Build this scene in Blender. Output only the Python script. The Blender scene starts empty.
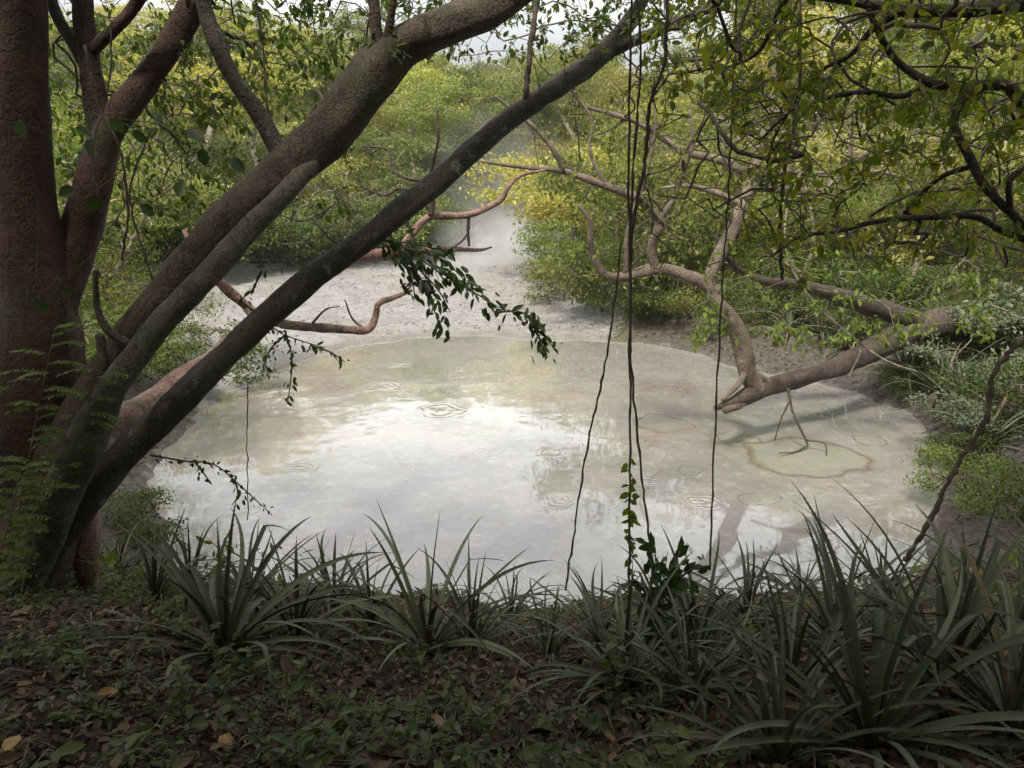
import bpy, math, random
import numpy as np
from mathutils import Vector

# ------------------------------------------------------------------ camera, world, sun, exposure
W, H, F = 1024, 768, 760.0
PITCH = math.radians(15)
CAM = np.array([0.0, 0.0, 1.6])
scene = bpy.context.scene
cd = bpy.data.cameras.new("camera"); cam = bpy.data.objects.new("camera", cd)
scene.collection.objects.link(cam); scene.camera = cam
cam.location = CAM; cam.rotation_euler = (math.radians(90) - PITCH, 0, 0)
cd.sensor_width = 36; cd.lens = F / W * 36; cd.clip_start = 0.05; cd.clip_end = 2000

SUN_EL, SUN_AZ = math.radians(56), math.radians(205)     # azimuth measured from +Y, clockwise (205: behind, a little left)
world = bpy.data.worlds.new("World"); scene.world = world; world.use_nodes = True
wt = world.node_tree; wt.nodes.clear()
wo = wt.nodes.new("ShaderNodeOutputWorld"); bg = wt.nodes.new("ShaderNodeBackground")
sky = wt.nodes.new("ShaderNodeTexSky"); sky.sky_type = 'NISHITA'; sky.sun_disc = False
sky.sun_elevation = SUN_EL; sky.sun_rotation = SUN_AZ; sky.dust_density = 3.0; sky.air_density = 1.2
tc = wt.nodes.new("ShaderNodeTexCoord"); mp = wt.nodes.new("ShaderNodeMapping"); mp.inputs['Scale'].default_value = (1, 1, 2.5)
cn = wt.nodes.new("ShaderNodeTexNoise"); cn.inputs['Scale'].default_value = 2.2; cn.inputs['Detail'].default_value = 5
cr = wt.nodes.new("ShaderNodeMapRange"); cr.inputs[1].default_value = .36; cr.inputs[2].default_value = .62
cr.inputs[3].default_value = .35; cr.inputs[4].default_value = .95
mx = wt.nodes.new("ShaderNodeMix"); mx.data_type = 'RGBA'; mx.inputs[7].default_value = (12.0, 12.0, 12.05, 1)
L = wt.links.new
L(tc.outputs['Generated'], mp.inputs[0]); L(mp.outputs[0], cn.inputs[0]); L(cn.outputs[0], cr.inputs[0]); L(cr.outputs[0], mx.inputs[0])
sx = wt.nodes.new("ShaderNodeSeparateXYZ"); L(tc.outputs['Generated'], sx.inputs[0])
hr = wt.nodes.new("ShaderNodeMapRange"); L(sx.outputs[2], hr.inputs[0]); hr.inputs[1].default_value = .14; hr.inputs[2].default_value = .30; hr.inputs[3].default_value = .62; hr.inputs[4].default_value = 1.36
hm = wt.nodes.new("ShaderNodeVectorMath"); hm.operation = 'SCALE'; L(mx.outputs[2], hm.inputs[0]); L(hr.outputs[0], hm.inputs[3])
L(sky.outputs[0], mx.inputs[6]); L(hm.outputs[0], bg.inputs[0]); bg.inputs[1].default_value = 0.085; L(bg.outputs[0], wo.inputs[0])

sl = bpy.data.lights.new("sun", 'SUN'); so = bpy.data.objects.new("sun", sl); scene.collection.objects.link(so)
sl.energy = 5.0; sl.angle = math.radians(8); sl.color = (1.0, .93, .82)
sd_ = Vector((math.sin(SUN_AZ) * math.cos(SUN_EL), math.cos(SUN_AZ) * math.cos(SUN_EL), math.sin(SUN_EL)))
so.rotation_euler = sd_.to_track_quat('Z', 'Y').to_euler()
vs = scene.view_settings
vs.view_transform = 'Standard'; vs.look = 'None'; vs.gamma = 1; vs.exposure = 0.5
scene.render.engine = 'CYCLES'
cy = scene.cycles
cy.max_bounces = 7; cy.diffuse_bounces = 4; cy.glossy_bounces = 3; cy.transmission_bounces = 4; cy.volume_bounces = 1
cy.transparent_max_bounces = 8; cy.use_denoising = True; cy.caustics_reflective = False; cy.caustics_refractive = False
cy.sample_clamp_indirect = 6
cy.volume_step_rate = 2.0

rs = np.random.RandomState(7); random.seed(7)

# ------------------------------------------------------------------ pixel -> place
cp, sp_ = math.cos(PITCH), math.sin(PITCH)
def ray(u, v):
    a, b = (u - W / 2) / F, -(v - H / 2) / F
    return np.array([a, cp + b * sp_, -sp_ + b * cp])
def at(u, v, Y):
    d = ray(u, v); return CAM + d * (Y / d[1])
def rad(px, v, Y):                       # size in metres of px pixels seen at (.., v) at distance Y
    return px / F * (Y / ray(512, v)[1])
def onplane(u, v, z):
    d = ray(u, v); return CAM + d * ((z - CAM[2]) / d[2])
def project(p):
    q = np.asarray(p, float) - CAM
    x = q[..., 0]; f = q[..., 1] * cp - q[..., 2] * sp_; up = q[..., 1] * sp_ + q[..., 2] * cp
    f = np.where(f < 0.05, 0.05, f)
    return W / 2 + F * x / f, H / 2 - F * up / f

# ------------------------------------------------------------------ noise, polygons
def vnoise(x, y, seed=0):
    xi = np.floor(x).astype(int); yi = np.floor(y).astype(int); fx = x - xi; fy = y - yi
    fx = fx * fx * (3 - 2 * fx); fy = fy * fy * (3 - 2 * fy)
    def h(a, b):
        n = (a * 374761393 + b * 668265263 + seed * 69069) & 0x7fffffff
        n = ((n ^ (n >> 13)) * 1274126177) & 0x7fffffff
        return ((n ^ (n >> 16)) & 0xffff) / 65535.0
    return (h(xi, yi) * (1 - fx) + h(xi + 1, yi) * fx) * (1 - fy) + (h(xi, yi + 1) * (1 - fx) + h(xi + 1, yi + 1) * fx) * fy
def fbm(x, y, seed=0, o=4):
    s = 0; a = .5
    for k in range(o):
        s = s + a * (vnoise(x * 2 ** k, y * 2 ** k, seed + k) - .5); a *= .5
    return s
def poly_sd(x, y, P):                    # signed distance, negative inside
    x = np.asarray(x, float); y = np.asarray(y, float)
    d = np.full(x.shape, 1e9); ins = np.zeros(x.shape, bool); n = len(P)
    for i in range(n):
        ax, ay = P[i]; bx, by = P[(i + 1) % n]
        ex, ey = bx - ax, by - ay
        t = np.clip(((x - ax) * ex + (y - ay) * ey) / (ex * ex + ey * ey + 1e-12), 0, 1)
        d = np.minimum(d, np.hypot(x - ax - t * ex, y - ay - t * ey))
        c = ((ay > y) != (by > y)) & (x < (bx - ax) * (y - ay) / (by - ay + 1e-12) + ax)
        ins ^= c
    return np.where(ins, -d, d)
def sm(x, a, b):
    t = np.clip((x - a) / (b - a), 0, 1); return t * t * (3 - 2 * t)
def cat(P, n=6):                         # Catmull-Rom through rows of P (any width)
    P = np.asarray(P, float)
    if len(P) < 3: return np.array([P[0] + (P[-1] - P[0]) * t for t in np.linspace(0, 1, n + 1)])
    Q = np.vstack([2 * P[0] - P[1], P, 2 * P[-1] - P[-2]]); out = []
    for i in range(1, len(Q) - 2):
        for k in range(n):
            t = k / n
            out.append(.5 * (2 * Q[i] + (Q[i + 1] - Q[i - 1]) * t + (2 * Q[i - 1] - 5 * Q[i] + 4 * Q[i + 1] - Q[i + 2]) * t * t
                             + (3 * Q[i] - Q[i - 1] - 3 * Q[i + 1] + Q[i + 2]) * t ** 3))
    out.append(P[-1]); return np.array(out)

# ------------------------------------------------------------------ the ground
ZP = -3.0
pp = [(168, 448), (190, 420), (225, 398), (270, 375), (330, 352), (400, 340), (470, 336), (540, 340), (600, 341), (660, 346), (705, 356),
      (760, 372), (820, 384), (870, 396), (915, 416), (938, 445), (944, 480), (915, 540), (850, 585), (720, 600), (560, 604),
      (400, 604), (280, 598), (190, 570), (150, 520), (152, 478)]
POND = cat([onplane(u, v, ZP)[:2] for u, v in pp + pp[:1]], 8)[:-1]
POND = POND + .35 * np.stack([fbm(POND[:, 0] * 2.6, POND[:, 1] * 2.6, 64), fbm(POND[:, 0] * 2.6, POND[:, 1] * 2.6, 65)], 1)
POND = POND + .9 * np.stack([fbm(POND[:, 0] * .8, POND[:, 1] * .8, 61), fbm(POND[:, 0] * .8, POND[:, 1] * .8, 62)], 1)
mp_ = [(40, 330), (110, 350), (215, 400), (330, 352), (470, 336), (575, 345), (600, 326), (572, 300), (548, 280), (537, 262), (528, 247), (512, 238), (478, 240), (440, 250), (380, 258),
       (250, 270), (120, 282), (40, 290)]
MUD = np.array([onplane(u, v, ZP + (.5 if v < 300 else 0))[:2] for u, v in mp_])
def heights(x, y):
    sd = poly_sd(x, y, POND); m = sm(-poly_sd(x, y, MUD), -2.2, .6)
    prof = np.interp(sd, [-3, -.5, 0, .5, 1.8, 3.8, 6.2, 9, 30], [-.7, -.25, 0, .35, 1.0, 2.1, 2.98, 3.05, 3.6])
    side = np.interp(sd, [-3, -.5, 0, .6, 2, 5, 10, 30], [-.7, -.25, 0, .3, .9, 1.5, 1.9, 2.4])
    wn = sm(-y, -12, -7)                       # near bank
    h = prof * wn + side * (1 - wn)
    flat = np.where(sd > 0, .05 + .012 * sd + .05 * sm(sd, 0, .4), h)
    h = h * (1 - m) + flat * m
    h = h + np.clip(y - 48, 0, 48) * .21 * (1 - .6 * m) + np.maximum(y - 96, 0) * .02 + np.maximum(np.abs(x) - 25, 0) * .08
    wob = fbm(x * .6, y * .6, 3) * .35 * sm(sd, .3, 3) * (1 - m) + fbm(x * 4, y * 4, 9) * .07 * sm(sd, 0, 1)
    wob = wob + (fbm(x * .9, y * .9, 21) * .42 + fbm(x * 3.5, y * 3.5, 23) * .14) * m * sm(sd, .2, 2.5)
    return ZP + h + wob, sd, m
def gh(x, y):
    z, _, _ = heights(np.array([float(x)]), np.array([float(y)])); return float(z[0])
def hit(u, v):
    d = ray(u, v); t = .8
    ts = np.arange(.8, 90, .03); P = CAM + ts[:, None] * d
    z, _, _ = heights(P[:, 0], P[:, 1]); k = np.argmax(P[:, 2] < z)
    return P[k]

# ------------------------------------------------------------------ mesh helpers
class Buf:
    def __init__(s): s.v = []; s.q = []; s.t = []; s.n = 0
    def add(s, v, q=None, t=None):
        v = np.asarray(v, float).reshape(-1, 3)
        if q is not None and len(q): s.q.append(np.asarray(q, int).reshape(-1, 4) + s.n)
        if t is not None and len(t): s.t.append(np.asarray(t, int).reshape(-1, 3) + s.n)
        s.v.append(v); s.n += len(v)
    def build(s, name, m, parent=None, base=None, smooth=True):
        v = np.concatenate(s.v)
        if base is None and parent is not None: base = parent.location
        if base is not None: v = v - np.array(base)
        q = np.concatenate(s.q) if s.q else np.zeros((0, 4), int)
        t = np.concatenate(s.t) if s.t else np.zeros((0, 3), int)
        me = bpy.data.meshes.new(name)
        me.vertices.add(len(v)); me.vertices.foreach_set("co", v.ravel().astype('f'))
        li = np.concatenate([q.ravel(), t.ravel()]); me.loops.add(len(li)); me.loops.foreach_set("vertex_index", li.astype('i'))
        tot = np.concatenate([np.full(len(q), 4), np.full(len(t), 3)]); st = np.concatenate([[0], np.cumsum(tot)[:-1]])
        me.polygons.add(len(tot)); me.polygons.foreach_set("loop_start", st.astype('i')); me.polygons.foreach_set("loop_total", tot.astype('i'))
        me.polygons.foreach_set("use_smooth", np.full(len(tot), smooth)); me.update(calc_edges=True); me.validate()
        me.materials.append(m)
        o = bpy.data.objects.new(name, me); scene.collection.objects.link(o)
        if parent is not None: o.parent = parent
        elif base is not None: o.location = base
        return o
def tag(o, label=None, cat_=None, group=None, kind=None):
    for k, x in (("label", label), ("category", cat_), ("group", group), ("kind", kind)):
        if x: o[k] = x
    return o
def thing(name, label, cat_, loc=(0, 0, 0), group=None, rz=0, sc=1):
    o = bpy.data.objects.new(name, None); scene.collection.objects.link(o)
    o.location = tuple(loc); o.rotation_euler = (0, 0, rz); o.scale = (sc, sc, sc); o.empty_display_size = .1
    return tag(o, label, cat_, group)
def copy_thing(src, label, group, loc, rz, sc):
    c = src.copy(); scene.collection.objects.link(c)
    c.location = tuple(loc); c.rotation_euler = (0, 0, rz); c.scale = (sc[0], sc[1], sc[2]) if hasattr(sc, '__len__') else (sc,) * 3
    c['label'] = label; c['group'] = group
    for ch in list(src.children):
        d = ch.copy(); scene.collection.objects.link(d); d.parent = c
    return c

def tube(buf, P, R, sides=6, rough=0, cap=True, seed=0):
    P = np.asarray(P, float); R = np.asarray(R, float); n = len(P)
    if n < 2: return
    T = np.gradient(P, axis=0); T /= np.linalg.norm(T, axis=1)[:, None] + 1e-9
    a = np.cross(T[0], [0, 0, 1.0])
    if np.linalg.norm(a) < .1: a = np.cross(T[0], [1.0, 0, 0])
    A = np.zeros((n, 3)); B = np.zeros((n, 3))
    for i in range(n):
        a = a - T[i] * a.dot(T[i]); a /= np.linalg.norm(a) + 1e-9; A[i] = a; B[i] = np.cross(T[i], a)
    th = np.arange(sides) / sides * 2 * math.pi
    rr = R[:, None] * np.ones((1, sides))
    if rough:
        s = np.concatenate([[0], np.cumsum(np.linalg.norm(np.diff(P, axis=0), axis=1))])
        cx, cyy = np.cos(th)[None], np.sin(th)[None]; k = 1 / max(R.mean(), .01)
        nz = vnoise(cx * 1.3 + 50 + seed + s[:, None] * k * .25, cyy * 1.3 + 20 + s[:, None] * k * .17, seed) - .5
        nz = nz + .4 * (vnoise(cx * 3 + 90 + s[:, None] * k * .8, cyy * 3 + 70 - s[:, None] * k * .6, seed + 5) - .5)
        rr = rr * (1 + rough * nz)
    V = P[:, None] + A[:, None] * (np.cos(th)[None, :, None] * rr[..., None]) + B[:, None] * (np.sin(th)[None, :, None] * rr[..., None])
    i = np.arange(n - 1)[:, None] * sides; j = np.arange(sides)[None]; j2 = (j + 1) % sides
    q = np.stack([i + j, i + j2, i + sides + j2, i + sides + j], -1).reshape(-1, 4)
    V = V.reshape(-1, 3); t = None
    if cap:
        V = np.vstack([V, P[-1] + T[-1] * R[-1] * .6, P[0]]); b = (n - 1) * sides; e = n * sides
        t = [(b + k, b + (k + 1) % sides, e) for k in range(sides)] + [((k + 1) % sides, k, e + 1) for k in range(sides)]
    buf.add(V, q, t)

def unit(v): return v / (np.linalg.norm(v, axis=-1, keepdims=True) + 1e-9)
def leaves(buf, P, D, N, Ln, Wd, fine=True, fold=.12, droop=.12):
    """many leaves: base points P, directions D, normals N, lengths, widths"""
    n = len(P); D = unit(D); S = unit(np.cross(D, N)); U = np.cross(S, D)
    Ln = np.broadcast_to(Ln, n)[:, None]; Wd = np.broadcast_to(Wd, n)[:, None]
    if fine:
        tm = [(0, 0, 0), (.22, .40, fold), (.58, .46, fold * .8), (1, 0, -droop), (.58, -.46, fold * .8), (.22, -.40, fold)]
        q = np.array([[0, 3, 2, 1], [0, 5, 4, 3]])
    else:
        tm = [(0, 0, 0), (.45, .5, fold), (1, 0, -droop), (.45, -.5, fold)]
        q = np.array([[0, 1, 2, 3]])
    V = np.stack([P + D * Ln * a + S * Wd * b + U * Wd * c for a, b, c in tm], 1)
    Q = (np.arange(n)[:, None, None] * len(tm) + q[None])
    buf.add(V.reshape(-1, 3), Q.reshape(-1, 4))

def grow(skel, att, step=.25, alpha=.25, jit=.15, seed=0, minlink=0):
    """join every attractor to the nearest wood; returns positions, parents, number of skeleton nodes"""
    r = np.random.RandomState(seed)
    n0 = len(skel); cap_ = n0 + len(att) * 14
    pos = np.zeros((cap_, 3)); pos[:n0] = skel; par = np.full(cap_, -1); pl = np.zeros(cap_); n = n0
    d0 = np.array([np.min(np.linalg.norm(skel - a, axis=1)) for a in att])
    for ai in np.argsort(d0):
        a = att[ai]; d = np.linalg.norm(pos[:n] - a, axis=1); j = int(np.argmin(d + alpha * pl[:n])); dj = d[j]
        k = int(min(12, max(2, math.ceil(dj / step)))); p0 = pos[j].copy()
        off = r.normal(size=3) * jit * dj; off[2] += .10 * dj
        prev = j
        for i in range(1, k + 1):
            t = i / k; p = p0 + (a - p0) * t + off * math.sin(math.pi * t) * .6 + (r.normal(size=3) * .03 * dj if i < k else 0)
            if n >= cap_: break
            pos[n] = p; par[n] = prev; pl[n] = pl[prev] + dj / k; prev = n; n += 1
    return pos[:n], par[:n], n0
def wood(buf, pos, par, n0, rt=.004, ex=.5, sides=5, rmax=.2):
    n = len(pos); w = np.zeros(n); kids = [[] for _ in range(n)]
    for i in range(n0, n): kids[par[i]].append(i)
    for i in range(n - 1, n0 - 1, -1):
        if not kids[i]: w[i] = 1
        if par[i] >= 0: w[par[i]] += w[i]
    r = np.minimum(rt * w ** ex, rmax); done = np.zeros(n, bool)
    for i in range(n0, n):
        if done[i]: continue
        ch = [par[i], i]; done[i] = True; c = i
        while kids[c]:
            c = max(kids[c], key=lambda k: w[k])
            if done[c]: break
            ch.append(c); done[c] = True
        rr = r[ch].copy(); rr[0] = rr[1]; rr[-1] *= .5
        tube(buf, pos[ch], rr, sides, cap=False)
    tips = np.array([i for i in range(n0, n) if w[i] <= 2])
    return w, tips
def leaf_up(buf, pos, par, tips, per=4, Ln=.07, Wd=.035, droop=.4, fine=True, seed=0, spread=.06):
    r = np.random.RandomState(seed); idx = np.repeat(tips, per); n = len(idx)
    t = r.rand(n)[:, None]; A = pos[par[idx]]; B = pos[idx]; P = A + (B - A) * t + r.normal(size=(n, 3)) * spread * .5
    D = unit(B - A) * .5 + r.normal(size=(n, 3)) * .55; D[:, 2] -= droop
    N = r.normal(size=(n, 3)) * .45 + [0, 0, 1]
    s = r.uniform(.45, 1.25, n); leaves(buf, P, D, N, Ln * s, Wd * s * r.uniform(.75, 1.15, n), fine, .18, .22)
def region(us, vs_, Ys, n, seed=0):
    r = np.random.RandomState(seed)
    return np.array([at(r.uniform(*us), r.uniform(*vs_), r.uniform(*Ys)) for _ in range(n)])

# ------------------------------------------------------------------ materials
def mat(name):
    m = bpy.data.materials.new(name); m.use_nodes = True; nt = m.node_tree; b = nt.nodes['Principled BSDF']
    return m, nt, b
def N(nt, t, **k):
    n = nt.nodes.new(t)
    for a, x in k.items():
        if a.startswith('i_'): n.inputs[a[2:].replace('_', ' ')].default_value = x
        else: setattr(n, a, x)
    return n
def ramp(nt, src, stops):
    r = nt.nodes.new('ShaderNodeValToRGB'); e = r.color_ramp.elements
    while len(e) < len(stops): e.new(.5)
    for k, (p, c) in enumerate(stops): e[k].position = p; e[k].color = (*c, 1) if len(c) == 3 else c
    nt.links.new(src, r.inputs[0]); return r
def noise(nt, vec, scale, detail=4, rough=.55):
    n = nt.nodes.new('ShaderNodeTexNoise'); n.inputs['Scale'].default_value = scale; n.inputs['Detail'].default_value = detail
    n.inputs['Roughness'].default_value = rough
    if vec is not None: nt.links.new(vec, n.inputs['Vector'])
    return n.outputs[0]
def mixc(nt, f, a, b, mode='MIX'):
    m = nt.nodes.new('ShaderNodeMix'); m.data_type = 'RGBA'; m.blend_type = mode
    for s, x in ((0, f), (6, a), (7, b)):
        if isinstance(x, (tuple, list)): m.inputs[s].default_value = (*x, 1)
        elif isinstance(x, (int, float)): m.inputs[s].default_value = x
        else: nt.links.new(x, m.inputs[s])
    return m.outputs[2]
def math_(nt, op, a, b=None, c=None):
    m = nt.nodes.new('ShaderNodeMath'); m.operation = op
    for s, x in enumerate((a, b, c)):
        if x is None: continue
        if isinstance(x, (int, float)): m.inputs[s].default_value = x
        else: nt.links.new(x, m.inputs[s])
    return m.outputs[0]
def mrange(nt, x, a, b, c=0, d=1, smooth=True):
    m = nt.nodes.new('ShaderNodeMapRange'); nt.links.new(x, m.inputs[0])
    if smooth: m.interpolation_type = 'SMOOTHSTEP'
    for k, y in enumerate((a, b, c, d)): m.inputs[k + 1].default_value = y
    return m.outputs[0]
def bump(nt, b, h, s=.5, dist=.02):
    n = nt.nodes.new('ShaderNodeBump'); n.inputs['Strength'].default_value = s; n.inputs['Distance'].default_value = dist
    nt.links.new(h, n.inputs['Height']); nt.links.new(n.outputs[0], b.inputs['Normal']); return n

def leaf_mat(name, cols, trans=.35, rough=.5, vary=.0):
    m, nt, b = mat(name); g = nt.nodes.new('ShaderNodeNewGeometry')
    c = ramp(nt, g.outputs['Random Per Island'], [(i / (len(cols) - 1), x) for i, x in enumerate(cols)]).outputs[0]
    if vary:
        oi = nt.nodes.new('ShaderNodeObjectInfo'); hs = nt.nodes.new('ShaderNodeHueSaturation')
        nt.links.new(mrange(nt, oi.outputs['Random'], 0, 1, 0.5 - vary * .03, .5 + vary * .015, False), hs.inputs['Hue'])
        nt.links.new(mrange(nt, math_(nt, 'FRACT', math_(nt, 'MULTIPLY', oi.outputs['Random'], 7.3)), 0, 1, 1 - vary * .5, 1 + vary * .25, False), hs.inputs['Value'])
        nt.links.new(c, hs.inputs['Color']); c = hs.outputs[0]
    nt.links.new(c, b.inputs['Base Color']); b.inputs['Roughness'].default_value = rough
    b.inputs['Specular IOR Level'].default_value = .35
    tr = nt.nodes.new('ShaderNodeBsdfTranslucent'); ms = nt.nodes.new('ShaderNodeMixShader'); ms.inputs[0].default_value = trans
    tcol = mixc(nt, 1, c, (1.5, 1.5, .55), 'MULTIPLY'); nt.links.new(tcol, tr.inputs[0])
    out = nt.nodes['Material Output']; nt.links.new(b.outputs[0], ms.inputs[1]); nt.links.new(tr.outputs[0], ms.inputs[2]); nt.links.new(ms.outputs[0], out.inputs[0])
    return m
def bark_mat(name, cols, patch=None, amount=.58, scale=5):
    m, nt, b = mat(name); tcn = nt.nodes.new('ShaderNodeTexCoord'); v = tcn.outputs['Object']
    n1 = noise(nt, v, scale, 6, .65); c = ramp(nt, n1, [(.3, cols[0]), (.5, cols[1]), (.7, cols[2])]).outputs[0]
    n2 = noise(nt, v, scale * 9, 4); c = mixc(nt, mrange(nt, n2, .35, .6, .55, 0), c, tuple(x * .35 for x in cols[0]))
    if patch:
        n3 = noise(nt, v, 5.5, 8, .75); c = mixc(nt, mrange(nt, n3, amount - .02, amount + .10, 0, .75), c, patch)
    n5 = noise(nt, v, 2.3, 5, .6); c = mixc(nt, mrange(nt, n5, .56, .66, 0, .55), c, (.045, .055, .02))
    mq = nt.nodes.new('ShaderNodeMapping'); mq.inputs['Scale'].default_value = (1, 1, .4); nt.links.new(v, mq.inputs[0])
    wq = nt.nodes.new('ShaderNodeTexNoise'); wq.inputs['Scale'].default_value = 9; nt.links.new(v, wq.inputs[0]); aq = nt.nodes.new('ShaderNodeVectorMath'); aq.operation = 'MULTIPLY_ADD'; nt.links.new(wq.outputs[1], aq.inputs[0]); aq.inputs[1].default_value = (.12, .12, .12); nt.links.new(mq.outputs[0], aq.inputs[2])
    ve = nt.nodes.new('ShaderNodeTexVoronoi'); ve.feature = 'DISTANCE_TO_EDGE'; ve.inputs['Scale'].default_value = 22; nt.links.new(aq.outputs[0], ve.inputs[0])
    crk = math_(nt, 'MULTIPLY', mrange(nt, ve.outputs[0], 0, .10, 1, 0), mrange(nt, noise(nt, v, 4, 3), .40, .6, 0, 1)); c = mixc(nt, math_(nt, 'MULTIPLY', crk, .4), c, tuple(x * .25 for x in cols[0]))
    nt.links.new(c, b.inputs['Base Color']); b.inputs['Roughness'].default_value = .82
    mpn = nt.nodes.new('ShaderNodeMapping'); mpn.inputs['Scale'].default_value = (1, 1, .35); nt.links.new(v, mpn.inputs[0])
    vo = nt.nodes.new('ShaderNodeTexVoronoi'); vo.inputs['Scale'].default_value = 28; nt.links.new(mpn.outputs[0], vo.inputs[0])
    h = math_(nt, 'SUBTRACT', math_(nt, 'ADD', math_(nt, 'MULTIPLY', vo.outputs[0], .3), math_(nt, 'ADD', math_(nt, 'MULTIPLY', n1, 1.6), n2)), math_(nt, 'MULTIPLY', crk, .5))
    bump(nt, b, h, .8, .02); return m
def plain(name, col, rough=.8, col2=None, sc=8):
    m, nt, b = mat(name); tcn = nt.nodes.new('ShaderNodeTexCoord')
    c2 = col2 or tuple(x * .5 for x in col)
    nt.links.new(mixc(nt, mrange(nt, noise(nt, tcn.outputs['Object'], sc), .35, .65), col, c2), b.inputs['Base Color'])
    b.inputs['Roughness'].default_value = rough; return m

M = {}
M['bark_red'] = bark_mat('bark_red', [(.04, .02, .012), (.07, .03, .018), (.10, .052, .033)], (.13, .10, .07), .66)
M['bark_grey'] = bark_mat('bark_grey', [(.036, .025, .015), (.068, .046, .027), (.11, .08, .05)], (.14, .135, .10), .67)
M['bark_dark'] = bark_mat('bark_dark', [(.035, .028, .02), (.06, .046, .032), (.085, .07, .05)], (.23, .24, .20), .58)
M['bark_orange'] = bark_mat('bark_orange', [(.17, .095, .07), (.31, .195, .15), (.44, .31, .245)], None)
M['bark_tan'] = bark_mat('bark_tan', [(.09, .065, .046), (.18, .135, .10), (.27, .215, .165)], (.10, .12, .04), .6)
M['bark_olive'] = bark_mat('bark_olive', [(.06, .052, .034), (.10, .088, .058), (.14, .125, .09)], (.16, .16, .12), .66)
M['bark_brown'] = bark_mat('bark_brown', [(.035, .023, .017), (.07, .047, .035), (.115, .08, .06)], (.07, .09, .03), .6)
M['bark_far'] = plain('bark_far', (.26, .21, .16), .9, (.12, .10, .08))
M['twig'] = plain('twig', (.07, .055, .04), .9, (.14, .12, .09))
M['vine'] = plain('vine', (.05, .04, .03), .9, (.09, .07, .05))
M['dead'] = plain('dead', (.22, .19, .15), .9, (.10, .08, .06))
M['leaf_dark'] = leaf_mat('leaf_dark', [(.022, .042, .012), (.035, .065, .016), (.05, .09, .02)], .25, .4)
M['leaf_mid'] = leaf_mat('leaf_mid', [(.035, .06, .013), (.06, .095, .018), (.10, .14, .028)], .45)
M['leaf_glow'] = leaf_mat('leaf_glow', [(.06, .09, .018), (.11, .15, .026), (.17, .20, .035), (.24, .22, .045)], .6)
M['leaf_near'] = leaf_mat('leaf_near', [(.07, .11, .018), (.11, .16, .026), (.17, .21, .04)], .45)
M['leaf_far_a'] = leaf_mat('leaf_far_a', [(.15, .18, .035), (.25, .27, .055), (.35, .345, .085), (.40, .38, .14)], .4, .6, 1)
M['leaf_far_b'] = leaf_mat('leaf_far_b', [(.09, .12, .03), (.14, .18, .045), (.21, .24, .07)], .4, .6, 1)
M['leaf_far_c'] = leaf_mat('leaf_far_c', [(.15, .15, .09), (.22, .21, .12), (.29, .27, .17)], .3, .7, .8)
M['leaf_bush'] = leaf_mat('leaf_bush', [(.075, .105, .022), (.13, .17, .035), (.20, .235, .055)], .4, .5, .8)
M['leaf_sage'] = leaf_mat('leaf_sage', [(.08, .11, .065), (.12, .15, .09), (.17, .20, .12)], .25, .6)
def brom_mat():
    m, nt, b = mat('bromeliad_leaf'); g = nt.nodes.new('ShaderNodeNewGeometry'); tcn = nt.nodes.new('ShaderNodeTexCoord')
    c = ramp(nt, g.outputs['Random Per Island'], [(0, (.038, .052, .024)), (.5, (.075, .092, .045)), (1, (.14, .155, .09))]).outputs[0]
    n1 = noise(nt, tcn.outputs['Object'], 14, 5); c = mixc(nt, mrange(nt, n1, .55, .75, 0, .5), c, (.12, .12, .06))
    nt.links.new(c, b.inputs['Base Color']); b.inputs['Roughness'].default_value = .45; b.inputs['Specular IOR Level'].default_value = .3
    oi = nt.nodes.new('ShaderNodeObjectInfo'); hs = nt.nodes.new('ShaderNodeHueSaturation'); nt.links.new(c, hs.inputs['Color'])
    nt.links.new(mrange(nt, oi.outputs['Random'], 0, 1, .47, .52, False), hs.inputs['Hue']); nt.links.new(mrange(nt, math_(nt, 'FRACT', math_(nt, 'MULTIPLY', oi.outputs['Random'], 5.7)), 0, 1, .75, 1.3, False), hs.inputs['Value'])
    nt.links.new(hs.outputs[0], b.inputs['Base Color'])
    bump(nt, b, noise(nt, tcn.outputs['Object'], 60, 3), .25, .004)
    return m
M['brom'] = brom_mat()
M['brom_dead'] = plain('brom_dead', (.15, .11, .06), .8, (.08, .055, .03), 20)
M['litter'] = leaf_mat('litter', [(.02, .012, .008), (.04, .022, .013), (.07, .04, .023), (.12, .07, .04), (.24, .16, .09)], .1, .7)
M['fallen_yellow'] = plain('fallen_yellow', (.38, .24, .06), .6, (.28, .14, .04), 30)

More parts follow.
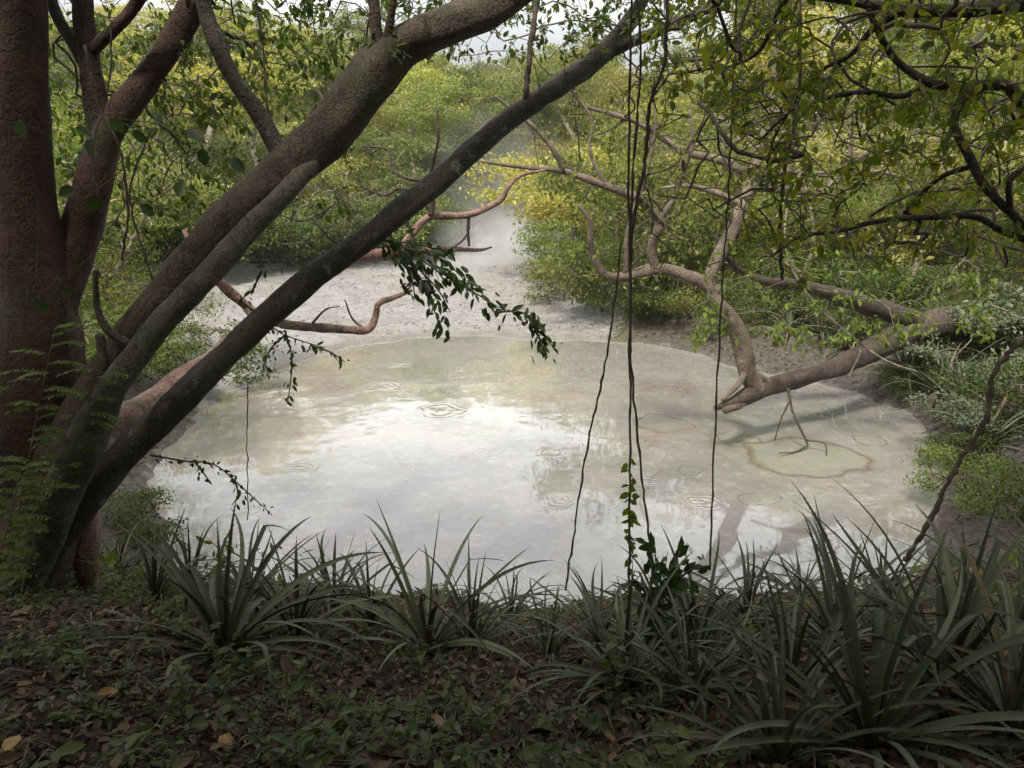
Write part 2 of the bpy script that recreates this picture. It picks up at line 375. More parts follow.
def ground_mat():
    m, nt, b = mat('ground'); tcn = nt.nodes.new('ShaderNodeTexCoord'); v = tcn.outputs['Object']
    soil = ramp(nt, noise(nt, v, 6, 8, .7), [(.3, (.018, .012, .008)), (.5, (.045, .028, .018)), (.62, (.075, .05, .03)), (.75, (.05, .06, .025))]).outputs[0]
    debris = ramp(nt, noise(nt, v, 9, 8, .75), [(.3, (.022, .017, .013)), (.5, (.06, .048, .04)), (.7, (.13, .115, .10))]).outputs[0]
    mud = ramp(nt, noise(nt, v, 1.3, 9, .7), [(.3, (.17, .162, .152)), (.45, (.27, .265, .256)), (.55, (.23, .225, .218)), (.7, (.185, .175, .17))]).outputs[0]
    far = ramp(nt, noise(nt, v, .8, 6), [(.3, (.07, .09, .03)), (.6, (.13, .14, .05))]).outputs[0]
    def at_(n):
        a = nt.nodes.new('ShaderNodeAttribute'); a.attribute_name = n; return a.outputs['Fac']
    c = mixc(nt, at_('far'), soil, far); c = mixc(nt, at_('debris'), c, debris)
    n3 = noise(nt, v, 3, 7, .7)
    mk = mrange(nt, math_(nt, 'ADD', at_('mud'), math_(nt, 'MULTIPLY', math_(nt, 'SUBTRACT', n3, .5), 1.1)), .4, .6)
    mud = mixc(nt, mrange(nt, noise(nt, v, 5, 8, .75), .5, .6, 0, .6), mud, (.12, .10, .085))
    mud = mixc(nt, mrange(nt, noise(nt, v, .35, 4, .6), .5, .62, 0, .5), mud, (.19, .165, .145))
    mud = mixc(nt, mrange(nt, noise(nt, v, 11, 6, .8), .53, .60, 0, .75), mud, (.09, .08, .07))
    vc = nt.nodes.new('ShaderNodeTexVoronoi'); vc.feature = 'DISTANCE_TO_EDGE'; vc.inputs['Scale'].default_value = 2.4; vw_ = nt.nodes.new('ShaderNodeVectorMath'); nt.links.new(v, vw_.inputs[0])
    nz_ = nt.nodes.new('ShaderNodeTexNoise'); nz_.inputs['Scale'].default_value = 2; nt.links.new(v, nz_.inputs[0]); nt.links.new(nz_.outputs[1], vw_.inputs[1]); nt.links.new(vw_.outputs[0], vc.inputs[0])
    mud = mixc(nt, mrange(nt, vc.outputs[0], .0, .045, .5, 0), mud, (.10, .088, .075))
    mud = mixc(nt, math_(nt, 'MULTIPLY', at_('wet'), .65), mud, (.12, .108, .09))
    c = mixc(nt, mk, c, mud); nt.links.new(c, b.inputs['Base Color'])
    b.inputs['Roughness'].default_value = .75
    vo = nt.nodes.new('ShaderNodeTexVoronoi'); vo.inputs['Scale'].default_value = 7; nt.links.new(v, vo.inputs[0])
    bump(nt, b, math_(nt, 'ADD', noise(nt, v, 14, 8, .7), math_(nt, 'MULTIPLY', vo.outputs[0], .4)), .9, .05); return m
RINGS = [(300, 468, 22), (385, 386, 26), (441, 411, 34), (495, 452, 28), (547, 452, 16), (330, 400, 18), (650, 480, 20), (700, 500, 24), (610, 460, 14), (730, 400, 14), (860, 500, 22), (400, 365, 16), (520, 380, 20), (350, 540, 24), (560, 500, 20), (420, 470, 18), (590, 415, 18), (255, 510, 22), (470, 540, 26), (372, 430, 14)]
SPOTS = [(590, 420, 9), (690, 470, 14), (760, 500, 16), (870, 440, 16), (805, 456, 56), (663, 424, 26), (736, 438, 18), (632, 441, 12)]
def pond_mat():
    m, nt, b = mat('mud_pool'); tcn = nt.nodes.new('ShaderNodeTexCoord'); v = tcn.outputs['Object']
    wn = nt.nodes.new('ShaderNodeTexNoise'); wn.inputs['Scale'].default_value = .55; wn.inputs['Detail'].default_value = 3; nt.links.new(v, wn.inputs[0])
    wv = nt.nodes.new('ShaderNodeVectorMath'); wv.operation = 'SCALE'; wv.inputs[3].default_value = .9; nt.links.new(wn.outputs[1], wv.inputs[0])
    wa = nt.nodes.new('ShaderNodeVectorMath'); nt.links.new(v, wa.inputs[0]); nt.links.new(wv.outputs[0], wa.inputs[1]); vw = wa.outputs[0]
    c = ramp(nt, noise(nt, vw, .38, 5, .6), [(.33, (.178, .176, .148)), (.45, (.232, .226, .205)), (.54, (.262, .246, .23)), (.66, (.235, .198, .178))]).outputs[0]
    fl = noise(nt, v, 5, 7, .75); c = mixc(nt, mrange(nt, fl, .52, .60, 0, .4), c, (.40, .385, .35))
    sc = noise(nt, vw, 1.6, 8, .72); c = mixc(nt, mrange(nt, sc, .56, .62, 0, .55), c, (.20, .165, .125))
    h = math_(nt, 'MULTIPLY', fl, .014)
    h = math_(nt, 'ADD', h, math_(nt, 'MULTIPLY', noise(nt, v, 1.2, 3), .04))
    def dist(u, vv):
        p = onplane(u, vv, ZP); n = nt.nodes.new('ShaderNodeVectorMath'); n.operation = 'DISTANCE'; nt.links.new(dd, n.inputs[0]); n.inputs[1].default_value = tuple(p)
        return n.outputs['Value']
    dn = nt.nodes.new('ShaderNodeTexNoise'); dn.inputs['Scale'].default_value = 1.6; nt.links.new(v, dn.inputs[0])
    ds = nt.nodes.new('ShaderNodeVectorMath'); ds.operation = 'SCALE'; ds.inputs[3].default_value = .6
    dc = nt.nodes.new('ShaderNodeVectorMath'); dc.operation = 'SUBTRACT'; nt.links.new(dn.outputs[1], dc.inputs[0]); dc.inputs[1].default_value = (.5, .5, .5); nt.links.new(dc.outputs[0], ds.inputs[0])
    da = nt.nodes.new('ShaderNodeVectorMath'); nt.links.new(v, da.inputs[0]); nt.links.new(ds.outputs[0], da.inputs[1]); dd = da.outputs[0]
    off = .02
    for u, vv, r in RINGS:
        R = rad(r, vv, onplane(u, vv, ZP)[1]); d = math_(nt, 'SUBTRACT', dist(u, vv), off)
        w = math_(nt, 'SINE', math_(nt, 'MULTIPLY', d, 6.283 * 3.4 / R))
        e = mrange(nt, d, R * .3, R * 1.1, 1, 0)
        w = math_(nt, 'MULTIPLY', w, e)
        h = math_(nt, 'ADD', h, math_(nt, 'MULTIPLY', w, .09))
        c = mixc(nt, math_(nt, 'MULTIPLY', mrange(nt, w, .5, 1, 0, .4), 1), c, (.27, .24, .19))
    for u, vv, r in SPOTS:
        R = rad(r, vv, onplane(u, vv, ZP)[1]); d = math_(nt, 'SUBTRACT', dist(u, vv), off)
        c = mixc(nt, mrange(nt, d, R * .9, R * .97, .55, 0), c, (.235, .24, .195))
        ring = math_(nt, 'SUBTRACT', 1, math_(nt, 'MINIMUM', 1, math_(nt, 'DIVIDE', math_(nt, 'ABSOLUTE', math_(nt, 'SUBTRACT', d, R)), R * .10)))
        c = mixc(nt, math_(nt, 'MULTIPLY', ring, .85), c, (.14, .105, .08))
        h = math_(nt, 'ADD', h, math_(nt, 'MULTIPLY', ring, -.06))
    at_ = nt.nodes.new('ShaderNodeAttribute'); at_.attribute_name = 'streak'
    stk = mrange(nt, math_(nt, 'ADD', at_.outputs['Fac'], math_(nt, 'MULTIPLY', math_(nt, 'SUBTRACT', noise(nt, v, 4, 6, .7), .5), .8)), .42, .62, 0, 1)
    c = mixc(nt, math_(nt, 'MULTIPLY', stk, .8), c, (.20, .165, .135))
    bub = nt.nodes.new('ShaderNodeTexVoronoi'); bub.inputs['Scale'].default_value = 9; nt.links.new(v, bub.inputs[0])
    bm = math_(nt, 'MULTIPLY', mrange(nt, bub.outputs[0], .08, .13, 1, 0), mrange(nt, noise(nt, v, .9, 3), .52, .6, 0, 1))
    c = mixc(nt, math_(nt, 'MULTIPLY', bm, .6), c, (.13, .115, .095))
    nt.links.new(c, b.inputs['Base Color'])
    b.inputs['Roughness'].default_value = .12; b.inputs['IOR'].default_value = 1.33
    nt.links.new(mrange(nt, sc, .5, .62, .02, .16), b.inputs['Roughness'])
    b.inputs['Coat Weight'].default_value = 1; b.inputs['Coat Roughness'].default_value = .03; b.inputs['Coat IOR'].default_value = 1.48
    nt.links.new(math_(nt, 'SUBTRACT', 1, math_(nt, 'MULTIPLY', stk, .85)), b.inputs['Coat Weight']); nt.links.new(mrange(nt, sc, .5, .62, .015, .09), b.inputs['Coat Roughness'])
    bn = bump(nt, b, h, .3, .04); nt.links.new(bn.outputs[0], b.inputs['Coat Normal']); return m
M['ground'] = ground_mat(); M['pool'] = pond_mat()

# ------------------------------------------------------------------ terrain sheet, pool
gx = np.unique(np.concatenate([np.arange(-10, 12, .12), -10 - .12 * np.cumsum(1.045 ** np.arange(95)), 12 + .12 * np.cumsum(1.045 ** np.arange(95))]))
gy = np.unique(np.concatenate([np.arange(-1, 9, .09), 9 + .1 * np.cumsum(1.018 ** np.arange(210)), -1 - .2 * np.cumsum(1.08 ** np.arange(30))]))
X, Y = np.meshgrid(gx, gy); Z, SD, MM = heights(X, Y)
nx, ny = len(gx), len(gy); i = (np.arange(ny - 1)[:, None] * nx + np.arange(nx - 1)[None])
b = Buf(); b.add(np.stack([X, Y, Z], -1).reshape(-1, 3), np.stack([i, i + 1, i + nx + 1, i + nx], -1).reshape(-1, 4))
g = b.build('ground', M['ground']); tag(g, kind='structure')
def attr(o, n, a):
    t = o.data.attributes.new(n, 'FLOAT', 'POINT'); t.data.foreach_set('value', a.ravel().astype('f'))
attr(g, 'mud', np.maximum(MM, .46 - .46 * sm(SD, .0, .6)))
attr(g, 'debris', (1 - sm(SD, .8, 2.6)) * sm(Y, 6.5, 9) * (1 - MM) * .9)
attr(g, 'far', sm(Y, 14, 26)); attr(g, 'wet', 1 - sm(SD + .3 * fbm(X * 2.5, Y * 2.5, 33), .05, .55))
print('ground y range', gy[0], gy[-1], 'x', gx[0], gx[-1])
px = np.arange(POND[:, 0].min() - 1, POND[:, 0].max() + 1, .07); py = np.arange(POND[:, 1].min() - 1, POND[:, 1].max() + 1, .07)
X, Y = np.meshgrid(px, py); s_ = poly_sd(X, Y, POND); nx, ny = len(px), len(py)
i = (np.arange(ny - 1)[:, None] * nx + np.arange(nx - 1)[None]); ok = (s_[:-1, :-1] < .75)
Z = ZP + .012 * fbm(X * 1.5, Y * 1.5, 4) + 0 * X
b = Buf(); b.add(np.stack([X, Y, Z], -1).reshape(-1, 3), np.stack([i, i + 1, i + nx + 1, i + nx], -1)[ok].reshape(-1, 4))
po = b.build('mud_water', M['pool']); tag(po, kind='structure')
stv = np.zeros(X.shape)
wx, wy = fbm(X * 1.1, Y * 1.1, 71) * .5, fbm(X * 1.1, Y * 1.1, 72) * .5
for line in ([(690, 430, 3), (720, 445, 3), (740, 470, 2.5), (790, 485, 2), (850, 480, 2)], [(640, 440, 2), (690, 430, 2.5), (750, 424, 2)], [(560, 420, 2), (600, 440, 2), (640, 440, 2)], [(660, 470, 2), (640, 500, 2), (655, 530, 1.5)], [(700, 400, 2), (690, 430, 2)], [(745, 520, 2), (790, 528, 3), (835, 536, 2)]):
    W_ = cat([[*onplane(u, v, ZP)[:2], rad(r_, v, onplane(u, v, ZP)[1]) * 1.6] for u, v, r_ in line], 5)
    for (ax, ay, ar), (bx, by, br) in zip(W_[:-1], W_[1:]):
        ex, ey = bx - ax, by - ay; t = np.clip(((X + wx - ax) * ex + (Y + wy - ay) * ey) / (ex * ex + ey * ey + 1e-9), 0, 1)
        stv = np.maximum(stv, 1 - np.hypot(X + wx - ax - t * ex, Y + wy - ay - t * ey) / (1.7 * (ar + (br - ar) * t)))
attr(po, 'streak', np.clip(stv, 0, 1))

# ------------------------------------------------------------------ distant trees: prototypes, then copies
def crown_points(n, h, w, r, low=.12):
    lobes = [(np.array([r.uniform(-1, 1) * w * .42, r.uniform(-1, 1) * w * .42, h * r.uniform(low + .15, .82)]), w * r.uniform(.16, .34), h * r.uniform(.06, .13)) for _ in range(12)]
    P = []
    while len(P) < n:
        c, a, bb = lobes[r.randint(12)]; d = r.normal(size=3); d /= np.linalg.norm(d); q = r.uniform(.35, 1) ** .5
        p = c + d * np.array([a, a, bb]) * q
        if p[2] > h * low * .6: P.append(p)
    return np.array(P)
def proto_tree(name, h, w, natt, per, Ln, lm, bm, seed, low=.12, cat_='tree', fine=False, clump=1.0):
    r = np.random.RandomState(seed)
    t = thing(name, 'x', cat_)
    sk = cat([(0, 0, -.3, .022 * h), (r.normal() * .15, r.normal() * .15, h * .2, .017 * h), (r.normal() * .5, r.normal() * .5, h * .45, .012 * h),
              (r.normal() * .7, r.normal() * .7, h * .7, .006 * h)], 5)
    A = crown_points(natt, h, w, r, low)
    pos, par, n0 = grow(sk[3:, :3], A, .45, .35, .12, seed)
    tb = Buf(); tube(tb, sk[:, :3], sk[:, 3], 8, .2, seed=seed); wood(tb, pos, par, n0, .010, .5, 4, h * .012)
    tb.build('trunk', bm, t)
    n = natt * per; idx = np.repeat(np.arange(natt), per)
    P = A[idx] + r.normal(size=(n, 3)) * [.24, .24, .10] * (w / 4 * clump)
    D = r.normal(size=(n, 3)); D[:, 2] -= .3; Nn = r.normal(size=(n, 3)) * .6 + [0, 0, 1]
    cb = Buf(); s = r.uniform(.6, 1.3, n); leaves(cb, P, D, Nn, Ln * s, Ln * .55 * s, fine); cb.build('crown', lm, t, smooth=False)
    return t
protos = [
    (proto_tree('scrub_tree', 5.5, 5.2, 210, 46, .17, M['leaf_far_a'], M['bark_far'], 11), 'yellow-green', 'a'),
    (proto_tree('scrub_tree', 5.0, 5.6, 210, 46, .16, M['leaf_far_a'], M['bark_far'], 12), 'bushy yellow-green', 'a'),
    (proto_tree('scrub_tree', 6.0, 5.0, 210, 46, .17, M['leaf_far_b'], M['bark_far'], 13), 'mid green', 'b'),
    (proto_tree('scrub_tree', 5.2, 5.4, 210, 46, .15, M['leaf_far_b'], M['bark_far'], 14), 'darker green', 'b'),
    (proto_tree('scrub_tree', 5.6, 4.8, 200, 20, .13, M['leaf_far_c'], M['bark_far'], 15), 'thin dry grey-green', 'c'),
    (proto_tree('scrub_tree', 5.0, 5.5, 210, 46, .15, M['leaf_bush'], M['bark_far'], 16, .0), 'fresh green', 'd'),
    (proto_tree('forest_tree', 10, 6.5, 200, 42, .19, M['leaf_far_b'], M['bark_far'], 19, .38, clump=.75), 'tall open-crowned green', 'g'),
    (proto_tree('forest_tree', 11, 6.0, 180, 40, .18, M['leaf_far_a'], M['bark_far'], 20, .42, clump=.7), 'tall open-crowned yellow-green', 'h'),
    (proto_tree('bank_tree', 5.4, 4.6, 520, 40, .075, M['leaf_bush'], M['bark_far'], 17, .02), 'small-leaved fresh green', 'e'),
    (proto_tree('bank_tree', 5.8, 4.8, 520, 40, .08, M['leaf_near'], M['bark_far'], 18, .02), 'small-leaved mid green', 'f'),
]
def zone(u, y):
    side = 'left of the mud channel' if u < 430 else ('straight behind the steam' if u < 620 else ('on the slope right of the steam' if u < 820 else 'at the right behind the overhanging boughs'))
    d = 'front row' if y < 36 else ('middle of the wood' if y < 62 else ('upper slope' if y < 95 else 'skyline'))
    return d, side
used = set(); placed = []; cnt = 0
tries = 0
rt_ = np.random.RandomState(6)
while tries < 14000 and cnt < 290:
    tries += 1
    y = 9 + 105 * rt_.rand() ** 1.15; x = rt_.uniform(-1, 1) * (y * .72 + 5)
    sp = 2.0 + y * .035
    if any((x - a) ** 2 + (y - b_) ** 2 < sp * sp for a, b_ in placed): continue
    arr = (np.array([x]), np.array([y]))
    if poly_sd(*arr, POND)[0] < (2.6 if y > 20 else (3.6 if x > 0 else 2.4)) or (y < 11 and x > -5) or poly_sd(*arr, MUD)[0] < 1.0: continue
    z = gh(x, y); u, v = project([x, y, z + 3]); u = float(u)
    if abs(u - 512) > 640: continue
    k = rt_.choice(6, p=[.28, .24, .15, .12, .11, .10])
    if y > 60: k = rt_.choice([0, 1, 1, 2, 3, 4])
    if 20 < y < 60 and poly_sd(*arr, MUD)[0] < 5: k = rt_.choice([5, 1, 3])
    if y < 21: k = rt_.choice([8, 9])
    if y > 28 and rt_.rand() < .3: k = rt_.choice([6, 7])
    src, tone, _ = protos[k]
    s = rt_.uniform(.75, 1.25) * (1 if y < 55 else 1.5)
    if y < 22: s *= .85
    vt = (36 + 8 * math.sin(u * .021) + 10 * math.sin(u * .07 + 1) + rt_.uniform(-6, 34)) if 370 < u < 720 else (rt_.uniform(-25, 30) if u < 370 else -60)
    ztop = at(u, vt, y)[2]; hgt = (10.5 if k in (6, 7) else 5.6) * s
    if z + hgt > ztop: s *= max(.35, (ztop - z) / hgt)
    s = float(s)
    d, side = zone(u, y); col = 'leftmost' if u < 200 else ''
    lab = f"{tone} tree, {d}, {side}"
    loc = (x, y, z - .1); rz = rt_.uniform(0, 6.28); sc = (s * rt_.uniform(.9, 1.2), s * rt_.uniform(.9, 1.2), s)
    if k not in used:
        used.add(k); src.location = loc; src.rotation_euler = (0, 0, rz); src.scale = sc; src['label'] = lab; src['group'] = 'scrubby trees of the wood behind the mud pool'
    else: copy_thing(src, lab, 'scrubby trees of the wood behind the mud pool', loc, rz, sc)
    placed.append((x, y)); cnt += 1
print('far trees', cnt)

def bare_tree(seed):
    r = np.random.RandomState(seed); t = thing('bare_tree', 'x', 'tree'); h = 5.5
    sk = cat([(0, 0, -.3, .09), (.3, .1, 1.2, .07), (.2, -.2, 2.6, .05), (.7, 0, 4, .03)], 5); tb = Buf(); tube(tb, sk[:, :3], sk[:, 3], 8, .3); tb.build('trunk', M['bark_far'], t)
    A = crown_points(90, h, 5, r, .25); pos, par, n0 = grow(sk[3:, :3], A, .4, .3, .22, seed); wb = Buf(); wood(wb, pos, par, n0, .010, .42, 4, .06); wb.build('branches', M['dead'], t); return t
bts = [bare_tree(91), bare_tree(92)]
for k, (u, v, s_b, lab) in enumerate([(640, 300, .9, 'bare-twigged tree behind the hanging vines on the right shore'), (720, 290, 1.1, 'bare-twigged tree behind the upright bough of the crooked tree'), (830, 285, 1.0, 'bare-twigged tree above the leaning trunk on the right bank'), (900, 300, 1.1, 'bare-twigged tree near the foot of the crooked tree'),
        (590, 262, 1.0, 'bare-twigged tree right of the steam'), (420, 252, 1.0, 'bare-twigged tree at the far shore left of the steam'), (350, 258, 1.1, 'bare-twigged tree at the far shore between the diagonal stems'), (140, 268, 1.1, 'bare-twigged tree at the far left shore'), (240, 262, .9, 'bare-twigged tree behind the thick diagonal trunk'), (770, 262, 1.3, 'bare-twigged tree on the slope behind the right boughs'), (960, 290, 1.0, 'bare-twigged tree at the right under the canopy')]):
    p = hit(u, v); p[2] = gh(p[0], p[1])
    if k < 2: o = bts[k]; o.location = tuple(p); o.scale = (s_b,) * 3; o['label'] = lab; o['group'] = 'bare trees along the far shore'
    else: copy_thing(bts[k % 2], lab, 'bare trees along the far shore', p, k * 1.9, s_b)

# ------------------------------------------------------------------ shrubs on the banks
def proto_shrub(name, h, w, natt, per, Ln, lm, seed):
    return proto_tree(name, h, w, natt, per, Ln, lm, M['twig'], seed, .02, 'shrub')
sh = [proto_shrub('shrub', 1.8, 2.4, 150, 26, .085, M['leaf_bush'], 31), proto_shrub('shrub', 1.5, 2.2, 150, 26, .075, M['leaf_mid'], 32),
      proto_shrub('shrub', 1.9, 2.2, 150, 26, .09, M['leaf_sage'], 33)]
shrubs = [  # u, v of the foot, scale, proto, label
    (566, 300, 1.15, 0, 'bright green shrub at the right edge of the grey mud channel'),
    (600, 312, 1.6, 0, 'green shrub over the bare bank below the steam, second from the channel'),
    (640, 318, 1.3, 1, 'dark leafy shrub on the bare bank behind the hanging vines'),
    (560, 272, 1.5, 0, 'tall green shrub beside the steam at the channel bend'),
    (690, 318, 1.1, 0, 'yellowish shrub under the crooked branch fork over the pool'),
    (775, 322, 1.1, 1, 'low green shrub under the middle of the leaning right trunk'),
    (850, 318, 1.3, 1, 'dark shrub behind the foot of the leaning right trunk'),
    (975, 400, .95, 2, 'grey-green sage-leaved shrub on the right bank'),
    (1030, 370, 1.3, 2, 'tall grey-green shrub at the far right of the bank'),
    (920, 330, 1.2, 1, 'leafy shrub above the foot of the leaning right trunk'),
    (196, 392, 1.0, 0, 'bright yellow-green bush seen between the two diagonal trunks'),
    (160, 360, .9, 0, 'bright bush behind the thick diagonal trunk on the left bank'),
    (120, 330, 1.1, 1, 'green bush right of the red-brown trunk on the left bank'),
    (60, 300, 1.2, 1, 'bush behind the red-brown double trunk'),
    (140, 540, .55, 1, 'dark small-leaved shrub at the pool edge below the diagonal stem'),
    (110, 285, 1.4, 0, 'pale bush on the far left shore of the mud flat'),
    (970, 500, .5, 0, 'yellow-green shrub at the right end of the near bank'),
    (960, 352, .9, 1, 'dark shrub just above the sage shrub on the right bank'),
    (905, 392, .55, 1, 'small dark shrub on the bank slope below the leaning trunk'),
    (985, 440, .7, 2, 'grey-green shrub on the right bank above the knotted vine'),
    (960, 470, .55, 1, 'dark low shrub at the right pool edge behind the knotted vine'),
    (1010, 425, .9, 1, 'dark shrub at the right frame edge behind the knotted vine'),
    (850, 340, .7, 1, 'low dark shrub between the two limbs of the crooked tree'),
    (730, 335, .6, 0, 'small bright shrub on the bank behind the upright bough'),
    (1030, 520, .6, 1, 'dark green shrub at the right frame edge above the bromeliads'),
]
for u in range(120, 450, 20): shrubs.append((u, 262 - (u > 300) * (u - 300) * .09 + (u * 7 % 5), 1.7 + (u * 13 % 7) * .12, (u // 20) % 2, 'low green shrub in the row along the far left edge of the mud flat'))
fs = set()
for u, v, s, k, lab in shrubs:
    p = hit(u, v); p[2] = gh(p[0], p[1]) - .1
    if k not in fs:
        fs.add(k); o = sh[k]; o.location = tuple(p); o.scale = (s, s, s); o['label'] = lab; o['group'] = 'shrubs along the banks'
    else: copy_thing(sh[k], lab, 'shrubs along the banks', p, random.random() * 6, s)

# ------------------------------------------------------------------ traced near trees
def limb(buf, pts, sides=12, rough=.34, n=9, seed=0):
    """pts: (u, v, Y, radius in px); returns world nodes"""
    Wd = np.array([[*at(u, v, Yd), rad(r, v, Yd)] for u, v, Yd, r in pts]); C_ = cat(Wd, n)
    C_[:, 3] = np.maximum(C_[:, 3], .0015)
    tube(buf, C_[:, :3], C_[:, 3], sides, rough, seed=seed); return C_[:, :3]
def part_limb(t, name, m, pts, **k):
    b = Buf(); n = limb(b, pts, **k); b.build(name, m, t); return n
def foliage(t, skel, att, twigm, leafm, Ln, Wd, per=4, rt=.0025, step=.18, alpha=.15, droop=.4, seed=0, ex=.42, reach=1, jit=.15):
    pos, par, n0 = grow(np.vstack(skel), att, step, alpha, jit, seed)
    b = Buf(); w, tips = wood(b, pos, par, n0, rt, ex, 5, .03); b.build('twigs', twigm, t)
    sel = np.array([i for i in range(n0, len(pos)) if w[i] <= reach]); c = Buf(); leaf_up(c, pos, par, sel, per, Ln, Wd, droop, True, seed); c.build('leaves', leafm, t)

# --- A: red-brown double trunk at the left edge
bA = hit(15, 585); YA = bA[1]
tA = thing('gumbo_limbo_tree', 'red-brown thick upright trunk at the left frame edge, forking beside a second red stem', 'tree', (bA[0], bA[1], bA[2] - .2))
a1 = part_limb(tA, 'trunk', M['bark_red'], [(5, 640, YA, 66), (15, 560, YA, 58), (26, 450, YA, 50), (34, 350, YA, 42), (31, 270, YA, 31), (22, 170, YA, 25), (18, 70, YA, 25), (17, -60, YA, 25), (10, -260, YA, 20)], sides=20, seed=1)
a2 = part_limb(tA, 'limb', M['bark_red'], [(38, 345, YA, 26), (62, 285, YA + .1, 20), (80, 235, YA + .2, 18), (92, 190, YA + .2, 17), (108, 132, YA + .3, 16), (140, 88, YA + .4, 13), (168, 48, YA + .5, 12), (192, 5, YA + .6, 13), (225, -60, YA + .7, 11), (260, -180, YA + 1, 8)], sides=14, seed=2)
a3 = part_limb(tA, 'limb', M['bark_red'], [(104, 140, YA + .3, 12), (94, 90, YA + .3, 12), (86, 45, YA + .3, 10), (82, -20, YA + .3, 9), (80, -120, YA + .2, 7)], seed=3)
a4 = part_limb(tA, 'limb', M['bark_dark'], [(95, 78, YA + .3, 8), (72, 42, YA + .3, 6), (55, 10, YA + .3, 6), (40, -40, YA + .3, 5)], seed=4)
a5 = part_limb(tA, 'limb', M['bark_red'], [(92, 50, YA + .3, 6), (115, 28, YA + .2, 6), (138, 2, YA + .2, 6), (160, -40, YA, 5)], seed=5)
att = np.vstack([region((45, 330), (-40, 130), (YA + .4, YA + 3.5), 330, 1), region((-60, 330), (-420, -40), (1.9, YA + 2.5), 420, 2), region((60, 240), (90, 250), (YA + 1, YA + 3), 190, 3)])
foliage(tA, [a1, a2, a3, a4, a5], att, M['twig'], M['leaf_mid'], .085, .046, 5, seed=3)

# --- B C D: the many-stemmed diagonal tree
bB = hit(28, 590); YB = bB[1] - .15
tB = thing('leaning_tree', 'grey-brown tree leaning right across the view in three diagonal stems', 'tree', (bB[0], bB[1], bB[2] - .2))
b1 = part_limb(tB, 'trunk', M['bark_grey'], [(-5, 640, YB, 40), (14, 575, YB, 36), (45, 500, YB, 27), (95, 400, YB + .1, 21), (150, 318, YB + .2, 19), (215, 240, YB + .4, 20), (285, 172, YB + .6, 22), (340, 118, YB + .8, 23), (372, 75, YB + .9, 23), (402, 45, YB + 1, 20), (450, 25, YB + 1.1, 18), (500, 2, YB + 1.3, 17), (560, -50, YB + 1.5, 15), (640, -140, YB + 2, 11)], sides=20, seed=11)
b2 = part_limb(tB, 'stem', M['bark_olive'], [(10, 600, YB - .2, 22), (50, 520, YB - .25, 19), (90, 430, YB - .25, 17), (120, 378, YB - .2, 14), (158, 326, YB - .1, 13), (205, 278, YB, 12.5), (256, 222, YB + .24, 11), (296, 182, YB + .48, 10), (322, 153, YB + .68, 9), (345, 127, YB + .84, 8), (366, 102, YB + .98, 6), (385, 75, YB + 1.08, 4)], sides=14, seed=12)
b3 = part_limb(tB, 'stem', M['bark_dark'], [(5, 615, YB - .05, 22), (60, 535, YB, 17), (110, 470, YB + .1, 15), (140, 440, YB + .2, 14.5), (185, 395, YB + .3, 14), (232, 350, YB + .5, 13), (300, 288, YB + .8, 12.5), (370, 235, YB + 1.1, 12), (432, 186, YB + 1.4, 11.5), (500, 127, YB + 1.8, 10.5), (560, 85, YB + 2.1, 10), (605, 52, YB + 2.4, 10), (628, 22, YB + 2.5, 7), (645, -5, YB + 2.6, 6), (670, -60, YB + 2.8, 5)], sides=14, seed=13)
b4 = part_limb(tB, 'limb', M['bark_dark'], [(600, 55, YB + 2.4, 8), (630, 42, YB + 2.4, 6), (665, 28, YB + 2.5, 5.5), (700, 12, YB + 2.6, 5), (740, -15, YB + 2.8, 4)], seed=14)
b5 = part_limb(tB, 'limb', M['bark_dark'], [(286, 168, YB + .6, 9), (262, 120, YB + .6, 8), (235, 80, YB + .6, 8), (215, 40, YB + .6, 8), (203, 0, YB + .6, 7), (190, -60, YB + .5, 6)], seed=15)
b6 = part_limb(tB, 'limb', M['bark_grey'], [(380, 62, YB + .9, 7), (376, 30, YB + .9, 6), (372, -20, YB + .9, 5)], seed=16)
b7 = part_limb(tB, 'limb', M['bark_grey'], [(384, 58, YB + .9, 5), (390, 25, YB + .85, 4), (396, -20, YB + .8, 4)], seed=17)
b8 = part_limb(tB, 'limb', M['bark_dark'], [(130, 345, YB - .1, 4), (108, 330, YB - .1, 4), (97, 305, YB - .1, 3), (96, 270, YB - .1, 2.5)], seed=18)
b9 = part_limb(tB, 'limb', M['bark_dark'], [(113, 385, YB - .1, 5), (104, 360, YB - .15, 4.5), (100, 335, YB - .15, 4)], seed=19)
att = np.vstack([region((200, 420), (-60, 60), (YB + .6, YB + 3), 150, 5), region((400, 720), (-60, 35), (YB + 2, YB + 5), 260, 6), region((130, 360), (20, 230), (YB + 1.2, YB + 4), 230, 7), region((300, 470), (-40, 60), (YB + 1.5, YB + 4), 120, 17), region((430, 640), (-30, 60), (YB + 1.6, YB + 4), 130, 18),
                 region((250, 850), (-420, -60), (1.9, YB + 4), 460, 8)])
foliage(tB, [b1, b3, b4, b5, b6, b7], att, M['twig'], M['leaf_mid'], .075, .04, 5, seed=5)

